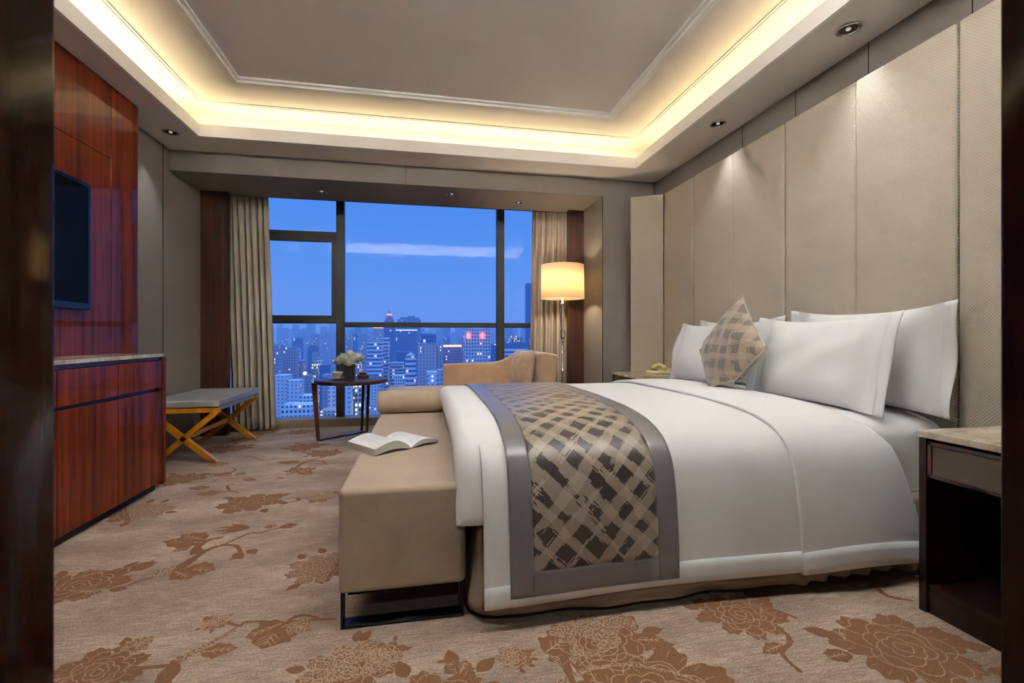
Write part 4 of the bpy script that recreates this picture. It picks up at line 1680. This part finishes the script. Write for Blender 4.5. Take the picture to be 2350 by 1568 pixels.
# ================================================================== NIGHTSTANDS
def nightstand(y0, y1, label):
    ns = empty('nightstand', (2.05, (y0 + y1) / 2, 0), label, 'nightstand', 'nightstands beside the bed')
    x0, x1 = 1.785, 2.31
    W_ = M['wood_dark']
    wn_mod(MB().rbox(x0 - 0.004, x1, y0 - 0.004, y1 + 0.004, 0.630, 0.655, 0.003).build('marble_top', M['marble'], ns))
    for a, b in ((y0, y0 + 0.026), (y1 - 0.026, y1)):
        wn_mod(MB().rbox(x0, x1, a, b, 0.0, 0.628, 0.002, 1).build('side_panel', W_, ns))
    MB().box(x1 - 0.02, x1, y0 + 0.026, y1 - 0.026, 0.05, 0.628).build('back_panel', W_, ns)
    wn_mod(MB().rbox(x0 + 0.012, x1 - 0.02, y0 + 0.026, y1 - 0.026, 0.075, 0.100, 0.002, 1).build('shelf', W_, ns))
    MB().box(x0 + 0.010, x0 + 0.03, y0 + 0.026, y1 - 0.026, 0.0, 0.075).build('plinth', W_, ns)
    dr = MB().box(x0 + 0.006, x1 - 0.03, y0 + 0.030, y1 - 0.030, 0.490, 0.620)
    dr = dr.build('drawer', W_, ns)
    e0, e1 = y0 + 0.030, y1 - 0.030
    t = MB()
    t.rbox(x0 - 0.001, x0 + 0.010, e0, e1, 0.606, 0.620, 0.002, 1)
    t.rbox(x0 - 0.001, x0 + 0.010, e0, e1, 0.490, 0.504, 0.002, 1)
    t.rbox(x0 - 0.001, x0 + 0.010, e0, e0 + 0.014, 0.490, 0.620, 0.002, 1)
    t.rbox(x0 - 0.001, x0 + 0.010, e1 - 0.014, e1, 0.490, 0.620, 0.002, 1)
    wn_mod(t.build('moulding', M['wood_pil'], dr))
    MB().box(x0 + 0.003, x0 + 0.007, e0 + 0.013, e1 - 0.013, 0.502, 0.608).build('drawer_front', M['drawer_cloth'], dr)
    return ns


nightstand(0.86, 1.383, 'dark wood nightstand with marble top and open compartment nearest the camera')
nightstand(3.66, 4.16, 'dark wood nightstand with marble top behind the bed, holding the telephone')
# telephone on the far nightstand
ph_ = empty('telephone', (2.14, 3.93, 0.655), 'cream telephone lying on the far nightstand behind the bed', 'telephone')
q = MB()
vs = [(2.06, 3.84, 0.656), (2.24, 3.84, 0.656), (2.24, 4.04, 0.656), (2.06, 4.04, 0.656), (2.07, 3.85, 0.680), (2.235, 3.85, 0.70), (2.235, 4.03, 0.70), (2.07, 4.03, 0.680)]
q.add(vs, [(3, 2, 1, 0), (4, 5, 6, 7), (0, 1, 5, 4), (1, 2, 6, 5), (2, 3, 7, 6), (3, 0, 4, 7)])
bev(q.build('base', M['cream'], ph_), 0.006, 3)
pts = [(2.15, 3.83 + 0.215 * t, 0.705 + 0.030 * math.sin(PI * t)) for t in [i / 10 for i in range(11)]]
tube(pts, lambda t: 0.021 - 0.008 * math.sin(PI * t), 14).build('handset', M['cream'], ph_)
kp = MB()
for i in range(3):
    for j in range(4):
        kp.box(2.085 + 0.012 * i - 0.004, 2.085 + 0.012 * i + 0.004, 3.90 + 0.02 * j, 3.912 + 0.02 * j, 0.684, 0.689)
kp.build('keypad', M['dark_metal'], ph_)

# ================================================================== CITY outside the window
GZ = -125.0


def facade(name, wall, lit, floor_h, bay, wf, hf, litfrac, litcol, lits=1.2, bands=False, dark=(0.03, 0.04, 0.07, 1)):
    m, nt, b = mat(name)
    n = N(nt)
    o = n.sep(n.coord('UV'))
    u = n.math('DIVIDE', o[0], bay)
    v = n.math('DIVIDE', o[1], floor_h)
    fu, fv = n.math('FRACT', u), n.math('FRACT', v)
    inv = n.math('MULTIPLY', n.math('GREATER_THAN', fv, 1 - hf), n.math('LESS_THAN', fv, 0.96))
    if bands:
        ins = inv
    else:
        ins = n.math('MULTIPLY', inv, n.math('LESS_THAN', fu, wf))
    rn = n.white(n.comb(n.math('FLOOR', u), n.math('FLOOR', v), 0.5))
    isl = n.math('MULTIPLY', ins, n.math('GREATER_THAN', rn, 1 - litfrac))
    geo = nt.nodes.new('ShaderNodeNewGeometry')
    nz = n.sep(geo.outputs['Normal'])[2]
    wallf = n.math('LESS_THAN', n.math('ABSOLUTE', nz), 0.5)
    ins = n.math('MULTIPLY', ins, wallf)
    isl = n.math('MULTIPLY', isl, wallf)
    nt.links.new(n.mix(ins, wall, dark), b.inputs['Base Color'])
    b.inputs['Roughness'].default_value = 0.6
    b.inputs['Emission Color'].default_value = litcol
    nt.links.new(n.math('MULTIPLY', isl, lits), b.inputs['Emission Strength'])
    return m


WL = (1.0, 0.80, 0.62, 1)
WC = (0.85, 0.90, 1.0, 1)
FC = {
    'purple': facade('facade_mauve', (0.50, 0.42, 0.52, 1), 1, 2.9, 2.4, 0.5, 0.5, 0.03, WL, dark=(0.10, 0.10, 0.20, 1)),
    'white': facade('facade_white', (0.82, 0.82, 0.86, 1), 1, 2.8, 2.8, 0.42, 0.5, 0.03, WL, 1.1, dark=(0.22, 0.28, 0.42, 1)),
    'whitegrid': facade('facade_white_grid', (0.90, 0.90, 0.92, 1), 1, 2.8, 2.1, 0.55, 0.6, 0.03, WL, 1.1, dark=(0.07, 0.11, 0.18, 1)),
    'band': facade('facade_banded', (0.80, 0.80, 0.84, 1), 1, 3.6, 2.2, 0.9, 0.52, 0.07, WC, 0.8, True, dark=(0.08, 0.14, 0.32, 1)),
    'grey': facade('facade_grey', (0.46, 0.46, 0.55, 1), 1, 3.0, 2.6, 0.5, 0.5, 0.03, WL, dark=(0.12, 0.15, 0.25, 1)),
    'blue': facade('facade_blue_glass', (0.14, 0.24, 0.48, 1), 1, 3.4, 2.6, 0.85, 0.8, 0.015, WC, 0.8, dark=(0.07, 0.13, 0.34, 1)),
    'tan': facade('facade_tan', (0.60, 0.52, 0.56, 1), 1, 3.2, 3.0, 0.30, 0.6, 0.02, WL, dark=(0.14, 0.14, 0.26, 1)),
    'resid': facade('facade_residential', (0.78, 0.72, 0.76, 1), 1, 2.8, 2.3, 0.5, 0.6, 0.08, WL, 1.2, dark=(0.10, 0.10, 0.20, 1)),
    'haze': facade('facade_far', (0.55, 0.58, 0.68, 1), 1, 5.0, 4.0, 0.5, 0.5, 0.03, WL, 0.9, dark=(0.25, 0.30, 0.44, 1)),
    'lit': facade('facade_floodlit', (0.7, 0.62, 0.5, 1), 1, 3.0, 2.2, 0.6, 0.6, 0.45, (1, 0.86, 0.6, 1), 1.3),
}
M['roof'] = plain('flat_roof', (0.22, 0.21, 0.22, 1), 0.8)
M['glow_orange'] = emis('orange_lights', (1, 0.42, 0.15, 1), 2.2)
M['glow_white'] = emis('white_lights', (1.0, 0.92, 0.78, 1), 2.5)
M['glow_red'] = emis('red_beacon', (1.0, 0.10, 0.06, 1), 4.0)


def bblock(mb, x0, x1, y0, y1, z0, z1):
    """box with facade uv in metres"""
    vs, uv, fs = [], [], []
    per = [(x0, y0), (x1, y0), (x1, y1), (x0, y1)]
    acc = 0
    for i in range(4):
        p, q = per[i], per[(i + 1) % 4]
        l = math.hypot(q[0] - p[0], q[1] - p[1])
        k = len(vs)
        vs += [(p[0], p[1], z0), (q[0], q[1], z0), (q[0], q[1], z1), (p[0], p[1], z1)]
        uv += [(acc, z0 - GZ), (acc + l, z0 - GZ), (acc + l, z1 - GZ), (acc, z1 - GZ)]
        fs.append((k, k + 1, k + 2, k + 3))
        acc += math.ceil(l)
    k = len(vs)
    vs += [(x0, y0, z1), (x1, y0, z1), (x1, y1, z1), (x0, y1, z1)]
    uv += [(0, 0)] * 4
    fs.append((k, k + 1, k + 2, k + 3))
    mb.add(vs, fs, 0, False, uv)
    return mb


FOOT = []


def tower(name, u0, u1, vt, D, style, label, depth=None, group=None, steps=(), crown=None, strip=None, z0=GZ):
    for _k in range(400):
        xa, _, zt = at(u0, vt, D)
        xb, _, _ = at(u1, vt, D)
        dpt = depth or max(14, (xb - xa) * 0.8)
        if not any(xa < q[1] + 1 and xb > q[0] - 1 and D < q[3] + 2 and D + dpt > q[2] - 2 for q in FOOT):
            break
        D += 4
    FOOT.append((xa, xb, D, D + dpt))
    mb = bblock(MB(), xa, xb, D, D + dpt, z0, zt)
    o = mb.build(name, [FC[style]])
    tag(o, label, 'building', group)
    for (ua, ub, v2, st_) in steps:
        a, _, z2 = at(ua, v2, D)
        b2, _, _ = at(ub, v2, D)
        bblock(MB(), a, b2, D + 2, D + dpt * 0.7, zt, z2).build('upper_block', [FC[st_ or style]], o)
    if crown:
        ua, ub, v2, st_ = crown
        a, _, z2 = at(ua, v2, D)
        b2, _, _ = at(ub, v2, D)
        MB().box(a, b2, D + 1, D + dpt * 0.6, zt, z2).build('roof_plant', M[st_], o)
    if strip:
        mk, th = strip
        MB().box(xa - 0.3, xb + 0.3, D - 0.5, D, zt - th, zt).build('roof_light_strip', M[mk], o)
    return o


far_t = tower
# --- left pane
tower('apartment_tower', 622, 640, 791, 470, 'purple', 'mauve concrete tower at the left edge of the view beside the curtain')
tower('office_block', 639, 679, 803, 500, 'purple', 'mauve block with stepped dark roof in the left window pane', steps=((641, 677, 796, 'grey'),))
tower('office_block', 642, 694, 828, 475, 'purple', 'wide mauve block in front of the stepped-roof block in the left pane')
tower('apartment_tower', 628, 660, 862, 380, 'white', 'pale tower with blank side, left of the two twin slabs low in the left pane')
tower('apartment_tower', 659, 688, 874, 370, 'white', 'pale tower, right of the two twin slabs low in the left pane')
tower('apartment_block', 646, 716, 932, 262, 'whitegrid', 'near white apartment block with gridded windows at the bottom of the left pane', steps=((648, 668, 929, 'white'),))
tower('apartment_block', 688, 718, 910, 300, 'whitegrid', 'white apartment block with tiered balconies left of the table leg')
tower('apartment_tower', 706, 727, 797, 800, 'blue', 'slim hazy blue tower in the middle of the left pane', crown=(709, 724, 792, 'roof'))
tower('apartment_tower', 716, 730, 830, 520, 'lit', 'slim tower with bright lit edge above the round table')
tower('apartment_tower', 733, 752, 838, 450, 'blue', 'bluish tower directly left of the first window post')
tower('office_block', 735, 768, 944, 300, 'lit', 'floodlit cream block under the round table')
tower('apartment_tower', 753, 768, 888, 320, 'white', 'pale tower lit from below beside the first window post')
# --- middle pane
tower('apartment_tower', 787, 803, 886, 290, 'white', 'white tower with a dotted edge just right of the first window post')
tower('office_block', 815, 831, 886, 300, 'lit', 'small bright floodlit block seen between the table legs')
tower('office_block', 811, 827, 812, 520, 'lit', 'lit office block between flowers and banded tower')
tower('office_tower', 842, 876, 782, 450, 'band', 'tall tower with white horizontal bands, left part', depth=26)
tower('office_tower', 875, 891, 775, 455, 'band', 'tall tower with white horizontal bands, slimmer right part', depth=26)
tower('office_tower', 857, 881, 747, 900, 'tan', 'tower with orange lit top behind the banded tower', strip=('glow_orange', 5))
o = tower('skyscraper', 880, 907, 741, 800, 'blue', 'dark blue skyscraper with a red lit pointed spire', depth=24, strip=('glow_white', 1.5))
sx, _, sz = at(893.5, 741, 812)
_, _, sz1 = at(893.5, 714, 812)
MB().lathe(sx, 812, [(9.0, sz), (8.0, sz + 3), (5.0, sz + (sz1 - sz) * 0.5), (4.4, sz + (sz1 - sz) * 0.55), (1.8, sz + (sz1 - sz) * 0.85), (0.3, sz1)], 12, smooth=False).build('spire', M['roof'], o)
MB().lathe(sx, 811, [(4.0, sz + (sz1 - sz) * 0.62), (4.6, sz + (sz1 - sz) * 0.68), (3.2, sz + (sz1 - sz) * 0.76)], 12).build('spire_light', M['glow_red'], o)
tower('office_block', 912, 966, 733, 1250, 'blue', 'broad hazy blue building with a rounded top behind the window bar', steps=((918, 940, 728, 'blue'), (936, 952, 725, 'blue'), (948, 962, 729, 'blue')))
tower('office_block', 905, 957, 757, 900, 'blue', 'dark blue slab with a white light line in the middle pane', strip=('glow_white', 1.2))
tower('office_block', 876, 926, 834, 440, 'band', 'low pale building with long level roof beside the banded tower', depth=20)
tower('office_block', 910, 950, 808, 560, 'blue', 'low blue glass block behind the round tower')
o = tower('office_tower', 957, 1003, 788, 450, 'tan', 'tan tower with dark square crown in the middle pane', depth=30, steps=((965, 1001, 767, 'blue'),))
tower('office_tower', 1003, 1017, 795, 455, 'tan', 'narrow tan wing right of the dark-crowned tower')
# round tower with conical roof
rx0, _, rz = at(929, 819, 350)
rx1, _, _ = at(955, 819, 350)
rr_ = (rx1 - rx0) / 2
rcx = (rx0 + rx1) / 2
vs, uv, fs = [], [], []
nn_ = 32
for k in range(nn_ + 1):
    a = 2 * PI * k / nn_
    for z in (GZ, rz):
        vs.append((rcx + rr_ * math.cos(a), 350 + rr_ + rr_ * math.sin(a), z))
        uv.append((a * rr_, z - GZ))
for k in range(nn_):
    fs.append((2 * k, 2 * k + 2, 2 * k + 3, 2 * k + 1))
o = MB().add(vs, fs, 0, True, uv).build('round_tower', [FC['band']])
tag(o, 'round banded tower with a pale conical roof in the middle pane', 'building')
_, _, rz2 = at(940, 809, 350)
MB().lathe(rcx, 350 + rr_, [(rr_ * 0.92, rz), (rr_ * 0.9, rz + 0.6), (0.4, rz2)], 24).build('roof', plain('pale_roof', (0.6, 0.6, 0.62, 1), 0.7), o)
tower('office_block', 1018, 1067, 792, 500, 'purple', 'mauve gridded office block with orange lit roof edge', strip=('glow_orange', 2.0))
o = tower('apartment_tower', 1070, 1126, 757, 380, 'resid', 'pale apartment tower with two red lights on its top floors', depth=30, steps=((1078, 1088, 753, None), (1098, 1112, 753, None)))
for uu in (1075, 1107):
    gx, _, gz = at(uu, 771, 379)
    MB().box(gx - 1.3, gx + 1.3, 378.6, 380, gz - 2.0, gz + 2.2).build('red_light', M['glow_red'], o)
tower('apartment_tower', 1062, 1072, 778, 480, 'purple', 'narrow mauve tower left of the red-lit apartment tower')
tower('apartment_block', 980, 1004, 855, 300, 'white', 'small pale gridded block low in the middle pane')
tower('apartment_block', 1003, 1018, 850, 330, 'tan', 'low tan block left of the chaise arm')
tower('apartment_tower', 1128, 1140, 790, 470, 'blue', 'blue tower just left of the second window post')
# --- right pane
tower('hotel', 1159, 1208, 786, 600, 'blue', 'dark blue hotel topped by a small lit palace in the right pane', steps=((1172, 1196, 777, 'lit'), (1176, 1180, 771, 'lit'), (1188, 1192, 771, 'lit')))
tower('office_block', 1158, 1214, 803, 420, 'band', 'white banded block in the right pane behind the chaise back')
tower('skyscraper', 1211, 1232, 650, 520, 'blue', 'tall dark blue skyscraper beside the right curtain')

# hazy rows in the distance
Rb = random.Random(21)
lab = {0: ('hazy blue high-rise far behind in the left pane', 'far high-rises in the left pane'),
       1: ('hazy blue high-rise far behind in the middle pane', 'far high-rises in the middle pane'),
       2: ('hazy blue high-rise far behind in the right pane', 'far high-rises in the right pane'),
       3: ('hazy blue high-rise far away, screened by the left curtain', 'far high-rises behind the left curtain'),
       4: ('hazy blue high-rise far away, screened by the right curtain', 'far high-rises behind the right curtain')}
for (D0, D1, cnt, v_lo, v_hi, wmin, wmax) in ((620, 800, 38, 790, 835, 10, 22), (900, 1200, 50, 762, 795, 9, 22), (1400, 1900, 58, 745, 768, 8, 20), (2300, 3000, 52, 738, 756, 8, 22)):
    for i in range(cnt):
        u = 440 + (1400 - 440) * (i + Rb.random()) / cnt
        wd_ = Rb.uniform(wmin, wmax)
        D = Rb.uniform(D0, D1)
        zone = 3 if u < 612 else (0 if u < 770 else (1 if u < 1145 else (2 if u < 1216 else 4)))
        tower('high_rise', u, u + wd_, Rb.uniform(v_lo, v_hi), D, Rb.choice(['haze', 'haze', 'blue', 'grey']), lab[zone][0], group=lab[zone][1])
labn = {0: ('low block between the towers in the left pane', 'low blocks in the left pane'),
        1: ('low block between the towers in the middle pane', 'low blocks in the middle pane'),
        2: ('low block between the towers in the right pane', 'low blocks in the right pane')}
for i in range(30):
    u = 610 + 620 * (i + Rb.random()) / 30
    zone = 0 if u < 770 else (1 if u < 1145 else 2)
    tower('city_block', u, u + Rb.uniform(16, 34), Rb.uniform(838, 885), Rb.uniform(420, 560), Rb.choice(['white', 'grey', 'purple', 'whitegrid', 'resid']), labn[zone][0], group=labn[zone][1])

gnd, nt, b_ = mat('city_ground')
n = N(nt)
vv = n.noise(n.coord(), 0.02, 4)
nt.links.new(n.ramp(vv, [(0.4, (0.03, 0.05, 0.05, 1)), (0.6, (0.12, 0.12, 0.14, 1))]), b_.inputs['Base Color'])
S(MB().box(-3600, 4300, 60, 5500, GZ - 2, GZ).build('ground', gnd, loc=(0, 0, 0)))
# street lamps seen as bright points
for (u, v, D, r_, mk, lb) in ((700, 857, 360, 1.3, 'glow_white', 'bright white street lamp glowing between towers in the left pane'),
                              (846, 936, 330, 1.0, 'glow_orange', 'orange street lamp low beside the bolster'),
                              (805, 925, 330, 0.8, 'glow_orange', 'orange street lamp low between the table legs')):
    x, y, z = at(u, v, D)
    t = empty('street_lamp', (x, y, z - 6), lb, 'street lamp', 'street lamps among the towers')
    MB().lathe(x, y, [(0.15, GZ), (0.1, z)], 8).build('pole', M['roof'], t)
    MB().lathe(x, y, [(0.1, z - r_), (r_, z - r_ * 0.4), (r_, z + r_ * 0.4), (0.1, z + r_)], 12).build('lamp_head', M[mk], t)

# evening haze over the city
hz = bpy.data.materials.new('evening_haze')
hz.use_nodes = True
nt = hz.node_tree
nt.nodes.clear()
ou = nt.nodes.new('ShaderNodeOutputMaterial')
vs_ = nt.nodes.new('ShaderNodeVolumeScatter')
vs_.inputs['Color'].default_value = (0.66, 0.84, 1.0, 1)
vs_.inputs['Density'].default_value = 0.00045
nt.links.new(vs_.outputs[0], ou.inputs['Volume'])
tag(MB().box(-3200, 3900, 100, 3600, GZ - 1, 125).build('haze', hz, loc=(0, 0, 0)), 'blue evening haze lying over the city', 'haze', kind='stuff')
